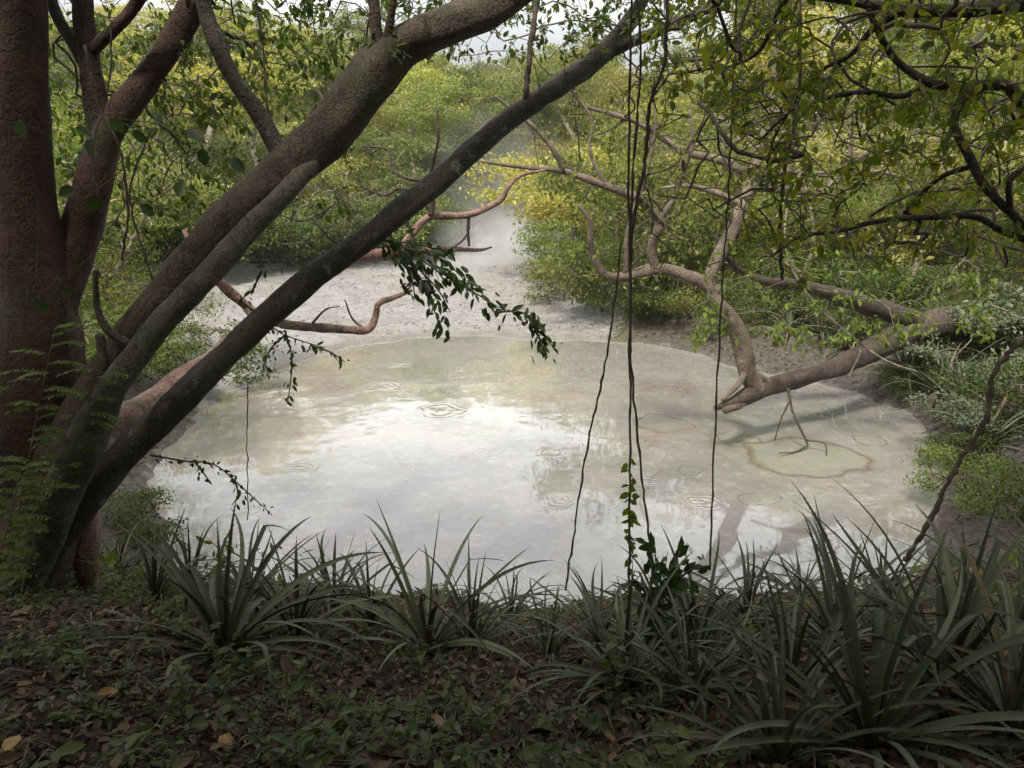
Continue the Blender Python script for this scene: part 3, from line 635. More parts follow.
kb = Buf()
kc = at(384, 64, YB + .9) + np.array([0, -.105, 0]); th = np.arange(14) / 14 * 6.283
for k_, (rr_, dy) in enumerate([(1.25, 0), (1.0, -.012), (.8, -.004), (.3, .035)]):
    kb.add(np.stack([kc[0] + (np.cos(th) * .038 + np.sin(th) * .016) * rr_, np.full(14, kc[1] + dy), kc[2] + (np.sin(th) * .05 + np.cos(th) * .008) * rr_], 1))
kb.q = [np.array([(a * 14 + j, a * 14 + (j + 1) % 14, a * 14 + 14 + (j + 1) % 14, a * 14 + 14 + j) for a in range(3) for j in range(14)])]
kb.build('knot', M['vine'], tB)
def leafy(paths, lm, wm, t, Ln, Wd, gap, rpx=1.2, droop=.5, seed=0, names=('twigs', 'leaves')):
    r = np.random.RandomState(seed); tb = Buf(); lb = Buf()
    for pts in paths:
        Q = cat([at(*p) for p in pts], 8); rr = np.linspace(rad(rpx, 300, pts[0][2]), rad(rpx * .4, 300, pts[-1][2]), len(Q)); tube(tb, Q, rr, 5)
        s = np.concatenate([[0], np.cumsum(np.linalg.norm(np.diff(Q, axis=0), axis=1))]); ss = np.arange(0, s[-1], gap); n = len(ss)
        if n < 1: continue
        P = np.stack([np.interp(ss, s, Q[:, k]) for k in range(3)], 1); T = unit(np.gradient(P, axis=0)) if n > 1 else np.array([[1., 0, 0]])
        sd = np.where(np.arange(n) % 2, 1, -1)[:, None]; S = unit(np.cross(T, [0, 0, 1.0]) + r.normal(size=(n, 3)) * .3) * sd
        P = np.repeat(P, 2, 0) + r.normal(size=(2 * n, 3)) * Ln * .35; S = np.repeat(S, 2, 0); T = np.repeat(T, 2, 0); n *= 2
        D = S * .7 + T * .5 + r.normal(size=(n, 3)) * .55; D[:, 2] -= droop; sz = r.uniform(.6, 1.2, n)
        leaves(lb, P, D, r.normal(size=(n, 3)) * .7 + [0, -1, .5], Ln * sz, Wd * sz)
    tb.build(names[0], wm, t); lb.build(names[1], lm, t)
def leafy_limb(paths, seed, Ln=.085, Wd=.03, gap=.03, lm='leaf_dark'):
    leafy(paths, M[lm], M['twig'], tB, Ln, Wd, gap, 1.2, .7, seed)
y0 = YB + 1.1
sprays = [[(372, 238, y0), (400, 246, y0 + .1), (440, 272, y0 + .2), (478, 287, y0 + .3)], [(395, 245, y0), (418, 275, y0), (432, 305, y0), (442, 330, y0)],
          [(405, 248, y0), (440, 258, y0 - .1), (465, 280, y0 - .1)], [(400, 252, y0 + .1), (412, 280, y0 + .2), (415, 300, y0 + .2)], [(385, 240, y0), (420, 245, y0 + .2), (455, 255, y0 + .3)],
          [(412, 262, y0), (438, 290, y0 + .1), (450, 312, y0 + .1)], [(440, 272, y0 + .2), (500, 308, y0 + .3)], [(495, 312, y0 + .3), (520, 312, y0 + .3), (540, 322, y0 + .4)], [(538, 320, y0 + .4), (545, 335, y0 + .4), (556, 352, y0 + .4)], [(528, 316, y0 + .4), (540, 340, y0 + .35), (543, 350, y0 + .35)]]
leafy_limb(sprays, 1, .115, .044, .036)
y1 = YB + .7
leafy_limb([[(300, 290, y1), (270, 310, y1), (250, 345, y1)], [(240, 300, y1), (262, 318, y1), (285, 335, y1), (325, 348, y1)], [(285, 330, y1), (292, 360, y1), (288, 402, y1)], [(262, 270, y1), (252, 290, y1), (240, 300, y1)],
            [(250, 262, y1), (290, 262, y1), (310, 268, y1)], [(285, 335, y1), (270, 350, y1), (262, 372, y1)], [(310, 345, y1), (330, 352, y1), (345, 362, y1)]], 2, .065, .026, .05, 'leaf_mid')
leafy_limb([[(150, 455, YB + .2), (185, 461, YB + .3), (215, 465, YB + .4), (245, 490, YB + .5), (272, 515, YB + .5)], [(195, 462, YB + .3), (205, 475, YB + .3), (212, 485, YB + .3)], [(235, 480, YB + .4), (238, 495, YB + .4), (232, 505, YB + .4)]], 3, .055, .024, .05, 'leaf_dark')

# --- E: orange-barked tree leaning over the pool
bE = hit(78, 607); bE = hit(80, 592); YE = max(bE[1], YB + .5); bE = np.array([at(80, 590, YE)[0], YE, gh(at(80, 590, YE)[0], YE)])
tE = thing('gumbo_limbo_tree', 'orange-barked tree rising behind the diagonal stems and lying out level over the mud', 'tree', (bE[0], bE[1], bE[2] - .15))
e1 = part_limb(tE, 'trunk', M['bark_orange'], [(82, 625, YE, 17), (85, 590, YE, 13), (87, 545, YE, 12), (88, 490, YE + .1, 13), (102, 435, YE + .3, 14), (145, 408, YE + .8, 15), (200, 372, YE + 1.5, 13), (255, 328, YE + 2.3, 12), (298, 287, YE + 3, 12), (325, 266, YE + 3.5, 9), (362, 256, YE + 3.9, 6), (420, 251, YE + 4.3, 4), (450, 249, YE + 4.6, 3), (479, 250, YE + 4.8, 1.6), (492, 247, YE + 4.9, .7)], sides=14, seed=21)
y = YE + 2.5
e2 = part_limb(tE, 'limb', M['bark_orange'], [(262, 324, y, 6), (246, 306, y, 5), (222, 284, y - .1, 5), (200, 258, y - .2, 4), (185, 230, y, 3)], seed=22)
e3 = part_limb(tE, 'limb', M['bark_orange'], [(268, 316, y + .2, 6), (290, 325, y + .6, 5), (330, 328, y + 1, 4.5), (366, 330, y + 1.3, 4), (375, 318, y + 1.4, 3.5), (379, 304, y + 1.4, 3), (396, 297, y + 1.5, 2.5), (412, 290, y + 1.6, 1.5)], seed=23)
y = YE + 4.2
e4 = part_limb(tE, 'limb', M['bark_orange'], [(398, 251, y, 4.5), (412, 234, y, 4), (430, 217, y + .1, 4), (468, 215, y + .3, 3.3), (500, 200, y + .5, 3), (508, 188, y + .5, 2.2), (520, 176, y + .6, 1.8), (545, 170, y + .8, 1)], seed=24)
for pts_ in ([(450, 249, YE + 4.6, 1.5), (463, 240, YE + 4.6, 1.1), (470, 228, YE + 4.6, .7)], [(366, 330, YE + 3.8, 1.6), (352, 318, YE + 3.8, 1.2), (345, 300, YE + 3.8, .7)], [(404, 293, YE + 4, 1.3), (418, 280, YE + 4, .9), (432, 276, YE + 4, .5)], [(340, 262, YE + 3.7, 2), (350, 240, YE + 3.7, 1.4), (345, 222, YE + 3.6, .9), (352, 205, YE + 3.6, .6)], [(310, 326, YE + 3.3, 1.6), (325, 310, YE + 3.3, 1.1), (340, 306, YE + 3.3, .6)]):
    part_limb(tE, 'limb', M['bark_orange'], pts_, sides=6)
e5 = part_limb(tE, 'limb', M['bark_brown'], [(431, 216, y, 2.8), (433, 192, y, 2.3), (432, 168, y - .1, 2), (438, 140, y - .2, 1.4), (437, 110, y - .2, 1)], seed=25)
e6 = part_limb(tE, 'limb', M['bark_brown'], [(432, 178, y, 2), (415, 180, y, 1.8), (392, 170, y + .1, 1.5), (388, 150, y + .2, 1.3), (362, 146, y + .3, 1)], seed=26)
e7 = part_limb(tE, 'limb', M['bark_brown'], [(412, 232, y, 2), (404, 214, y, 1.8), (412, 200, y + .1, 1.5), (440, 192, y + .2, 1)], seed=27)
e8 = part_limb(tE, 'limb', M['bark_brown'], [(469, 215, y + .3, 1.8), (468, 232, y + .3, 1.5), (469, 246, y + .3, 1.2)], seed=28)
e9 = part_limb(tE, 'limb', M['bark_brown'], [(432, 215, y, 2), (418, 195, y, 1.8), (400, 188, y + .1, 1.5), (385, 195, y + .2, 1.2), (360, 186, y + .3, 1)], seed=29)
foliage(tE, [e2, e4, e5, e6, e9], np.vstack([region((180, 400), (150, 230), (YE + 2.5, YE + 5), 50, 12), region((360, 560), (95, 190), (YE + 4, YE + 5.5), 26, 13)]), M['twig'], M['leaf_mid'], .06, .03, 3, seed=9)

# --- F: crooked tree lying out from the right bank
bF = hit(950, 322); YF = min(max(bF[1], 12), 17); dF = YF - 14.5
tF = thing('crooked_tree', 'crooked pale-brown tree leaning out from the right bank with its boughs over the pool', 'tree', (bF[0], YF, bF[2] - .1))
def fl(pts, **k): return part_limb(tF, k.pop('name', 'limb'), k.pop('m', M['bark_tan']), [(u, v, Yd + dF * .6, r) for u, v, Yd, r in pts], **k)
f1 = fl([(985, 330, 15.6, 18), (945, 322, 14.6, 14), (905, 334, 14, 13), (870, 352, 13.2, 11), (825, 371, 12.5, 9), (775, 385, 11.9, 8), (750, 394, 11.5, 9), (735, 401, 11.2, 6), (715, 408, 11, 2.5)], name='trunk', sides=14, rough=.4, seed=31, m=M['bark_brown'])
f2 = fl([(758, 392, 11.6, 8), (747, 372, 11.5, 9), (742, 345, 11.5, 9), (732, 322, 11.4, 8.5), (714, 298, 11.4, 8), (711, 274, 11.4, 7), (727, 240, 11.6, 6.5), (746, 198, 11.9, 6), (757, 160, 12, 5), (768, 120, 12, 4), (775, 70, 12, 3), (778, 10, 12, 2)], seed=32, rough=.3)
f3 = fl([(716, 292, 11.4, 7), (692, 278, 11.3, 7), (656, 269, 11.2, 6), (626, 277, 11, 5), (604, 274, 10.9, 4), (592, 252, 10.8, 3.5), (590, 222, 10.8, 2.5), (578, 205, 10.8, 1.5)], seed=33)
f4 = fl([(655, 270, 11.2, 5.5), (652, 245, 11.1, 5), (659, 222, 11, 5), (640, 200, 11, 4.5), (602, 185, 10.9, 4), (562, 171, 10.8, 3.3), (520, 167, 10.7, 2.2), (480, 161, 10.7, 1.3)], seed=34)
f5 = fl([(564, 172, 10.8, 3), (552, 148, 10.7, 2.4), (528, 122, 10.6, 2), (495, 96, 10.5, 1.2)], seed=35)
f6 = fl([(659, 220, 11, 3.5), (673, 200, 11, 3), (683, 172, 11, 2.6), (692, 145, 11, 2), (690, 110, 11, 1.3)], seed=36)
f7 = fl([(754, 178, 12, 4), (722, 161, 12, 4), (684, 151, 12, 3.3), (640, 124, 12, 2.7), (604, 112, 12, 2), (572, 104, 12, 1.2)], seed=37)
f8 = fl([(744, 206, 11.9, 4), (716, 193, 11.8, 3), (688, 186, 11.8, 2.2), (660, 188, 11.8, 1.4)], seed=38)
f9 = fl([(750, 186, 11.9, 4.5), (790, 190, 12, 4.5), (825, 191, 12.1, 4), (846, 168, 12.2, 3.4), (872, 151, 12.3, 2.6), (908, 145, 12.4, 1.6)], seed=39)
f10 = fl([(752, 176, 12, 3), (790, 172, 12.1, 3), (832, 175, 12.2, 2.6), (880, 172, 12.3, 2), (915, 182, 12.3, 1.2)], seed=40)
f11 = fl([(930, 325, 14.3, 10), (885, 311, 13.8, 10), (842, 297, 13.2, 8), (795, 284, 12.7, 5), (760, 280, 12.4, 4), (730, 262, 12, 3), (715, 235, 12, 2)], seed=41, m=M['bark_brown'])
f12 = fl([(790, 172, 12.1, 2.5), (800, 140, 12.1, 2), (812, 110, 12.1, 1.6), (808, 70, 12, 1.2)], seed=42)
f13 = fl([(846, 168, 12.2, 2.5), (852, 140, 12.2, 2), (842, 118, 12.2, 1.5), (860, 90, 12.2, 1)], seed=43)
f14 = fl([(626, 277, 11, 2.6), (628, 230, 10.9, 2), (650, 160, 10.8, 1.8), (655, 110, 10.8, 1.4), (640, 70, 10.8, 1)], seed=44)
f15 = fl([(604, 184, 10.9, 2.2), (590, 150, 10.9, 1.8), (592, 120, 10.9, 1.4), (575, 95, 10.9, 1)], seed=45)
f16 = fl([(750, 396, 11.5, 5), (738, 404, 11.2, 5), (726, 410, 11, 4), (735, 408, 10.8, 2)], seed=46)
f17 = fl([(770, 383, 11.8, 4), (748, 372, 11.5, 3.5), (738, 385, 11.2, 3), (722, 400, 11, 2)], seed=47)
fl([(800, 173, 12.1, 1.5), (786, 215, 11.8, 1.3), (788, 258, 11.5, 1.2), (812, 300, 11.3, 1.2), (850, 335, 11.2, 1.2), (885, 360, 11, 1), (918, 372, 11, .7)], name='bare_branch', m=M['dead'], sides=5)
fl([(848, 333, 11.2, 1), (860, 350, 11.1, .9), (850, 374, 11, .6)], name='bare_branch', m=M['dead'], sides=5)
rb = np.random.RandomState(4)
for q_, par_ in enumerate([f2, f4, f7, f9, f10, f3, f6, f11, f14]):
    for _ in range(3):
        p = par_[rb.randint(len(par_) // 3, len(par_))].copy(); W_ = [[*p, .022]]; d = rb.normal(size=3) * [1, .5, .6] + [0, 0, .35]; d /= np.linalg.norm(d)
        for j in range(5): d = unit(d + rb.normal(size=3) * .45); p = p + d * rb.uniform(.25, .45); W_.append([*p, .02 * (1 - (j + 1) / 6)])
        W_ = cat(W_, 4); bb_ = Buf(); tube(bb_, W_[:, :3], np.maximum(W_[:, 3], .004), 6, .3); bb_.build('limb', M['bark_brown'], tF)
dt = Buf()
for p in ([(788, 388, 11.4, 1.5), (793, 412, 11.3, 1.3), (803, 434, 11.2, 1.2), (808, 445, 11.2, 1.1)], [(808, 445, 11.2, 1.1), (795, 452, 11.0, .9), (779, 453, 10.8, .6)], [(807, 440, 11.2, 1), (825, 444, 11.0, .8), (826, 462, 10.8, .5)], [(790, 400, 11.3, 1), (780, 422, 11.3, .8), (775, 440, 11.3, .6)]):
    limb(dt, [(u, v, Yd + dF * .6, r) for u, v, Yd, r in p], sides=5)
dt.build('dead_twig', M['vine'], tF)
foliage(tF, [f2, f4, f5, f6, f7, f9, f10, f12, f13, f14, f15], np.vstack([region((560, 960), (20, 200), (11, 14), 230, 21), region((580, 700), (180, 260), (10.8, 12), 14, 22)]), M['bark_brown'], M['leaf_bush'], .11, .055, 5, rt=.008, step=.3, seed=11)
foliage(tF, [f2, f3, f11], np.vstack([region((690, 850), (240, 350), (11.2, 13), 70, 24), region((840, 1000), (270, 345), (12.3, 14), 70, 25)]), M['twig'], M['leaf_near'], .13, .065, 6, rt=.004, step=.3, seed=12)

# --- G: tree off to the right whose boughs hang into the frame
gg = at(1290, 560, 4.6); gz = gh(gg[0], gg[1])
tG = thing('overhanging_tree', 'dark-limbed tree whose yellow-green leafy boughs hang in from the right frame edge', 'tree', (gg[0], gg[1], gz - .2))
_b = Buf(); Q = cat(np.array([[gg[0], gg[1], gz - .3, .2], [gg[0] - .05, gg[1], gz + 1.2, .17], [*at(1210, 200, 4.5), .15], [*at(1150, 90, 4.4), .11], [*at(1120, 0, 4.3), .09], [*at(1060, -140, 4.2), .07], [*at(950, -320, 4), .05]]), 7)
tube(_b, Q[:, :3], Q[:, 3], 14, .2); _b.build('trunk', M['bark_dark'], tG); g0 = Q[14:, :3]
def gl(pts, **k): return part_limb(tG, 'limb', M['bark_dark'], pts, **k)
g1 = gl([(1150, 110, 4.4, 12), (1080, 120, 4.3, 9), (1035, 112, 4.2, 7.5), (1008, 88, 4.1, 6), (985, 85, 4.1, 5.5), (955, 88, 4.1, 5), (925, 80, 4.1, 4), (900, 64, 4.1, 3.4), (885, 45, 4.1, 3.5), (868, 10, 4.1, 2.5)], seed=51)
g2 = gl([(985, 86, 4.1, 4.5), (962, 100, 4.1, 4.5), (955, 128, 4.1, 4), (970, 158, 4.1, 4.2), (984, 185, 4.1, 4), (1010, 212, 4.1, 4), (1040, 240, 4.2, 4)], seed=52)
g3 = gl([(1040, 245, 4.2, 4), (1005, 232, 4.2, 3.5), (975, 217, 4.2, 3.2), (930, 217, 4.3, 3), (880, 221, 4.4, 2.6), (838, 231, 4.5, 2.2), (800, 237, 4.6, 1.8), (772, 256, 4.7, 1.2)], seed=53)
g4 = gl([(1120, 10, 4.3, 9), (1050, 2, 4.3, 8), (960, 10, 4.3, 7), (900, 10, 4.3, 6), (850, 0, 4.4, 5), (790, -10, 4.5, 4), (720, -30, 4.6, 3)], seed=54)
g5 = gl([(930, 84, 4.1, 4), (900, 96, 4.2, 3), (860, 92, 4.3, 2.6), (820, 100, 4.5, 2.2), (790, 112, 4.6, 1.6), (760, 140, 4.7, 1.1)], seed=55)
g6 = gl([(975, 165, 4.1, 3), (945, 175, 4.2, 2.5), (925, 190, 4.3, 2), (905, 212, 4.4, 1.3)], seed=56)
g7 = gl([(1010, 212, 4.1, 3), (1010, 180, 4, 3), (1030, 165, 4, 2.5)], seed=57)
g8 = gl([(900, 12, 4.3, 4), (872, 30, 4.4, 3), (850, 55, 4.5, 2.5), (822, 70, 4.7, 2), (800, 95, 4.8, 1.5), (770, 150, 5, 1.1), (775, 200, 5, .9)], seed=58)
g9 = gl([(790, -10, 4.5, 3.5), (775, 20, 4.6, 3), (760, 50, 4.8, 2), (735, 65, 5, 1.4), (700, 70, 5.2, 1)], seed=59)
att = np.vstack([region((700, 1060), (-40, 120), (3.6, 6.5), 520, 31), region((740, 1060), (90, 250), (3.8, 7), 420, 32), region((640, 800), (-40, 110), (4.5, 7.5), 220, 33),
                 region((880, 1060), (200, 300), (4.3, 6.5), 26, 34), region((550, 1500), (-500, -60), (1.9, 5), 480, 35), region((780, 900), (215, 300), (4.4, 5.2), 12, 36)])
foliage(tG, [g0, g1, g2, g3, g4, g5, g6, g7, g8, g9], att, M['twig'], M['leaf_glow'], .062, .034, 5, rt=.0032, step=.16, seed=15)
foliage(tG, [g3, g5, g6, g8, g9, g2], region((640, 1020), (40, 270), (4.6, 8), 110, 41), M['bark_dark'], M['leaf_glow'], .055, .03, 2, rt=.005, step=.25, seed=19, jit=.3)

# --- unseen trees, added behind and beside the camera to shade the near bank
back = [(-8, -5, 1.5), (4, -9, 1.7), (10, -4, 1.6), (-2, -12, 1.8), (-9.5, 3, 1.0), (10, 4.5, .95)]
for k, (x, y, s) in enumerate(back):
    copy_thing(protos[3][0], ['tree at the back left shading the near bank', 'tree at the back right shading the near bank', 'tree far right shading the near bank', 'tree at the back shading the near bank', 'green tree on the left bank beyond the red-brown trunk', 'green tree on the right near bank beyond the frame'][k], 'trees shading the near bank', (x, y, gh(x, y)), k * 1.3, s)

tall = proto_tree('tall_tree', 9, 9.5, 520, 44, .13, M['leaf_mid'], M['bark_grey'], 41, .5)  # broad high crown kept out of view, added to darken the near bank
tall['category'] = 'tree'; tall['label'] = 'tall broad tree at the back left whose crown spreads over the near bank'; tall['group'] = 'trees shading the near bank'
tall.location = (-2.6, -2.2, gh(-2.6, -2.2))
for k, (x, y) in enumerate([(3.2, -1.6), (-6.8, .6), (7.2, 1.8), (.3, -5), (-5.5, -5.5), (6, -5), (-1.2, -.9)]):
    copy_thing(tall, ['tall broad tree at the back right over the near bank', 'tall broad tree left of the red-brown trunk outside the view', 'tall broad tree right of the near bank outside the view', 'tall broad tree straight behind the near bank', 'tall broad tree farthest back at the left of the near bank', 'tall broad tree farthest back at the right of the near bank', 'tall broad tree nearest over the near bank'][k], 'trees shading the near bank', (x, y, gh(x, y)), 1 + k * 1.7, 1)

# ------------------------------------------------------------------ vines
def vine(pts, label, rpx=1.3, n=16):
    b = Buf(); Wd = cat([[*at(u, v, Yd), rad(rpx, v, Yd)] for u, v, Yd in pts], n)
    k = len(Wd); wob = np.stack([vnoise(np.arange(k) * .5, np.full(k, 3.3), int(pts[0][0])) - .5, vnoise(np.arange(k) * .5, np.full(k, 8.3), int(pts[0][0])) - .5, np.zeros(k)], 1)
    tube(b, Wd[:, :3] + wob * .016, Wd[:, 3] * (.75 + .6 * vnoise(np.arange(k) * .9, np.full(k, 1.7), int(pts[0][0]) + 3)), 6, .4)
    base = Wd[0, :3]; o = b.build('hanging_vine', M['vine'], base=tuple(base)); return tag(o, label, 'vine', 'vines hanging over the pool')
v1 = vine([(632, -30, 4.6), (629, 150, 4.6), (630, 330, 4.6), (630, 470, 4.5), (629, 605, 4.4)], 'long straight vine carrying a string of green leaves at its lower end')
vb = Buf(); r = np.random.RandomState(3); n = 46
vv = r.uniform(455, 600, n); P = np.array([at(630 + r.normal() * 1.5, q, 4.45) for q in vv]); D = r.normal(size=(n, 3)); D[:, 2] -= .8
leaves(vb, P, D, r.normal(size=(n, 3)) + [0, -1, .4], .07 * r.uniform(.6, 1.2, n), .045); o = vb.build('leaves', M['leaf_near'], base=tuple(v1.location)); o.parent = v1; o.location = (0, 0, 0)
vine([(636, -30, 4.8), (640, 80, 4.8), (632, 200, 4.8), (630, 330, 4.7), (636, 420, 4.7), (645, 500, 4.6), (652, 560, 4.5), (655, 585, 4.5)], 'vine bowing out to the right just beside the leafy vine', 1.2)
vine([(622, 240, 5), (612, 320, 5), (600, 390, 5), (585, 460, 5), (573, 540, 5), (565, 590, 4.9)], 'thin vine slanting down to the left of the leafy vine', 1.0)
vine([(738, -30, 5), (733, 100, 5), (728, 200, 5), (720, 330, 5), (714, 450, 5), (710, 570, 4.9)], 'thin nearly straight vine hanging right of centre beside the upright bough', 1.0)
vine([(668, -20, 4.7), (664, 60, 4.7), (650, 105, 4.7), (645, 160, 4.7), (632, 230, 4.7), (631, 262, 4.7)], 'dark twisting vine falling from the top and joining the straight vines', 2.0)
vine([(541, -30, YB + 2), (536, 10, YB + 2), (530, 50, YB + 1.9), (525, 100, YB + 1.9)], 'thick dark vine hanging onto the long diagonal stem', 3.0)
vine([(252, -20, YB + 1), (262, 40, YB + 1), (266, 90, YB + 1), (270, 125, YB + 1)], 'thin vine hanging above the fork of the thick diagonal trunk', 1.2)
vine([(248, 380, YB + .6), (247, 440, YB + .6), (248, 520, YB + .7)], 'hair-thin vine hanging below the long diagonal stem', .5)
vine([(1045, 325, 3.8), (1018, 345, 3.8), (995, 372, 3.8), (985, 420, 3.8), (960, 460, 3.8), (945, 490, 3.8), (925, 530, 3.8), (905, 560, 3.8)], 'dark knotted vine curving down the right side into the bromeliads', 2.4)
vine([(800, 10, 5), (798, 100, 5), (783, 180, 5), (780, 240, 5), (782, 280, 5)], 'dark vine dangling from the right-hand canopy', 1.6)
vine([(150, 130, YA), (130, 190, YA), (140, 240, YA), (160, 300, YA)], 'pale dry vine strand beside the red-brown limb', 1.0)
vine([(85, 45, YA - .1), (100, 110, YA - .1), (120, 150, YA - .1), (128, 210, YA - .1), (122, 260, YA - .1)], 'dry vine strand draped over the crotch of the red-brown limbs', 1.2)
vine([(112, 20, YA), (108, 90, YA), (92, 150, YA - .1), (100, 200, YA - .1)], 'second dry strand draped on the red-brown limbs', 1.0)

# heart-leaved climber on the red-brown trunk
tc_ = thing('climbing_plant', 'climber with large heart-shaped leaves on the red-brown limbs', 'climbing plant', tuple(at(115, 260, YA - .25)))
lb = Buf(); big = [(75, 128), (92, 140), (133, 130), (130, 155), (84, 200), (188, 130), (202, 148), (160, 112), (182, 181), (60, 285), (35, 300), (18, 120), (75, 188), (140, 205), (110, 118), (232, 160), (245, 122)]
P = np.array([at(u, v, YA - .3) for u, v in big]); n = len(P); D = r.normal(size=(n, 3)) * .5 + [.2, 0, -.8]
leaves(lb, P, D, r.normal(size=(n, 3)) * .4 + [0, -1, .3], .125, .088); lb.build('leaves', M['leaf_dark'], tc_)
tb = Buf()
for k in range(0, n - 1): tube(tb, cat([P[k], (P[k] + P[k + 1]) / 2 + [0, .15, .08], P[k + 1]], 5), np.full(11, .003), 5)
tb.build('stem', M['vine'], tc_)

# ------------------------------------------------------------------ pinnate plant (left edge)
def pinnate(lb, tb, base, d, Ln, pairs, ll, lw, r, sag=.35):
    d = unit(d); t = np.linspace(0, 1, 8)[:, None]; Q = base + d * Ln * t + np.array([0, 0, -1]) * sag * Ln * t ** 2
    tube(tb, Q, np.linspace(.0025, .001, 8), 4)
    s = np.linspace(.15, 1, pairs); P = np.stack([np.interp(s, t[:, 0], Q[:, k]) for k in range(3)], 1); T = unit(np.gradient(P, axis=0)); S = unit(np.cross(T, [0, 0, 1.0]))
    for sg in (1, -1):
        D = S * sg + T * .45 + r.normal(size=P.shape) * .08; D[:, 2] -= .15
        leaves(lb, P, D, np.tile([0, -.7, 1.0], (pairs, 1)) + r.normal(size=P.shape) * .25, ll * (1 - .35 * s) * r.uniform(.85, 1.1, pairs), lw * (1 - .3 * s))
tp = thing('pinnate_sapling', 'light green feathery-leaved sapling in front of the red-brown trunk', 'sapling', tuple(hit(10, 640)))
r = np.random.RandomState(8); lb = Buf(); tb = Buf(); yp = YA - .75
stems = [[(5, 640, yp), (12, 560, yp), (25, 480, yp), (40, 400, yp), (55, 330, yp)], [(8, 640, yp - .1), (-10, 540, yp - .15), (0, 450, yp - .2), (15, 380, yp - .2)], [(12, 630, yp), (40, 520, yp + .1), (75, 440, yp + .2), (100, 370, yp + .2)], [(5, 640, yp - .2), (-5, 580, yp - .25), (10, 520, yp - .3), (20, 470, yp - .3)]]
for st in stems:
    Q = cat([at(*p) for p in st], 8); tube(tb, Q, np.linspace(.008, .003, len(Q)), 5)
    for k in range(8, len(Q)):
        a = r.uniform(-.9, .9); d = np.array([math.cos(a * 1.2) * (1 if r.rand() < .7 else -1), -.35 + .5 * r.rand(), .25 + .4 * r.rand()])
        pinnate(lb, tb, Q[k], d, r.uniform(.18, .32), 9, .062, .028, r)
lb.build('leaves', M['leaf_near'], tp); tb.build('stem', M['twig'], tp)

# ------------------------------------------------------------------ bromeliads
def brom(seed, nl=34, Lm=.85, wd=.036, up=.0, spines=True):
    r = np.random.RandomState(seed); b = Buf(); dead = Buf(); ns = 13
    for k in range(nl):
        f = k / nl; az = k * 2.39996 + r.normal() * .25; el = math.radians(86 - 72 * f ** .8 + r.normal() * 7 + up)
        isdead = f > .88 or r.rand() < .03
        Ln = Lm * (.72 + .42 * math.sin(math.pi * min(1, f * .9 + .12))) * r.uniform(.8, 1.15); bend = (.45 + 1.45 * f) * r.uniform(.35, 1.4)
        s = np.linspace(0, 1, ns); e = el - bend * s ** 1.6; ds = Ln / (ns - 1)
        kink = r.rand() < .14
        if kink: e = e - 1.1 * (s > r.uniform(.45, .7))
        azz = az + r.normal() * .35 * s ** 2
        dx = np.stack([np.cos(e) * np.cos(azz), np.cos(e) * np.sin(azz), np.sin(e)], 1); P = np.cumsum(dx * ds, 0) - dx[0] * ds + [math.cos(az) * .025, math.sin(az) * .025, .02 + .04 * (1 - f)]
        T = unit(dx); S = unit(np.stack([-np.sin(azz), np.cos(azz), 0 * s], 1)); U = np.cross(S, T) * -1
        w = wd * r.uniform(.8, 1.15) * (.75 + .6 * s - 1.32 * s ** 2.2); w = np.maximum(w, .0012); w[0] = wd * .9
        f_ = .45 * w[:, None]
        tw = (r.normal() * .5 * s)[:, None]; S2 = S * np.cos(tw) + U * np.sin(tw); U2 = U * np.cos(tw) - S * np.sin(tw)
        V = np.stack([P + S2 * w[:, None] + U2 * f_, P + S2 * .45 * w[:, None] + U2 * f_ * .15, P, P - S2 * .45 * w[:, None] + U2 * f_ * .15, P - S2 * w[:, None] + U2 * f_], 1)
        i = np.arange(ns - 1)[:, None] * 5; j = np.arange(4)[None]; q = np.stack([i + j, i + j + 1, i + j + 6, i + j + 5], -1).reshape(-1, 4)
        bb = dead if isdead else b; v0 = V.reshape(-1, 3); tri = []
        if spines and not isdead:
            extra = []; base = len(v0); m = int(Ln / .035)
            for a in np.linspace(.08, .93, m):
                x = a * (ns - 1); i0 = int(x); t = x - i0
                for sg, col in ((1, 0), (-1, 4)):
                    p = V[i0, col] * (1 - t) + V[i0 + 1, col] * t; sdv = S2[i0] * sg
                    extra += [p - T[i0] * .004, p + T[i0] * .004, p + sdv * .006 + T[i0] * .006]
            ex = np.array(extra); tri = np.arange(base, base + len(ex)).reshape(-1, 3); v0 = np.vstack([v0, ex])
        bb.add(v0, q, tri if len(tri) else None)
    o = b.build('bromeliad', M['brom']); tag(o, 'x', 'bromeliad', 'spiny bromeliads along the near bank')
    d = dead.build('dead_leaves', M['brom_dead']); d.parent = o
    return o
bp = [brom(1, 38, 1.0, .023), brom(2, 42, 1.1, .026), brom(3, 30, .94, .021, 2), brom(4, 36, 1.03, .024, -6), brom(5, 28, .86, .020, 4)]
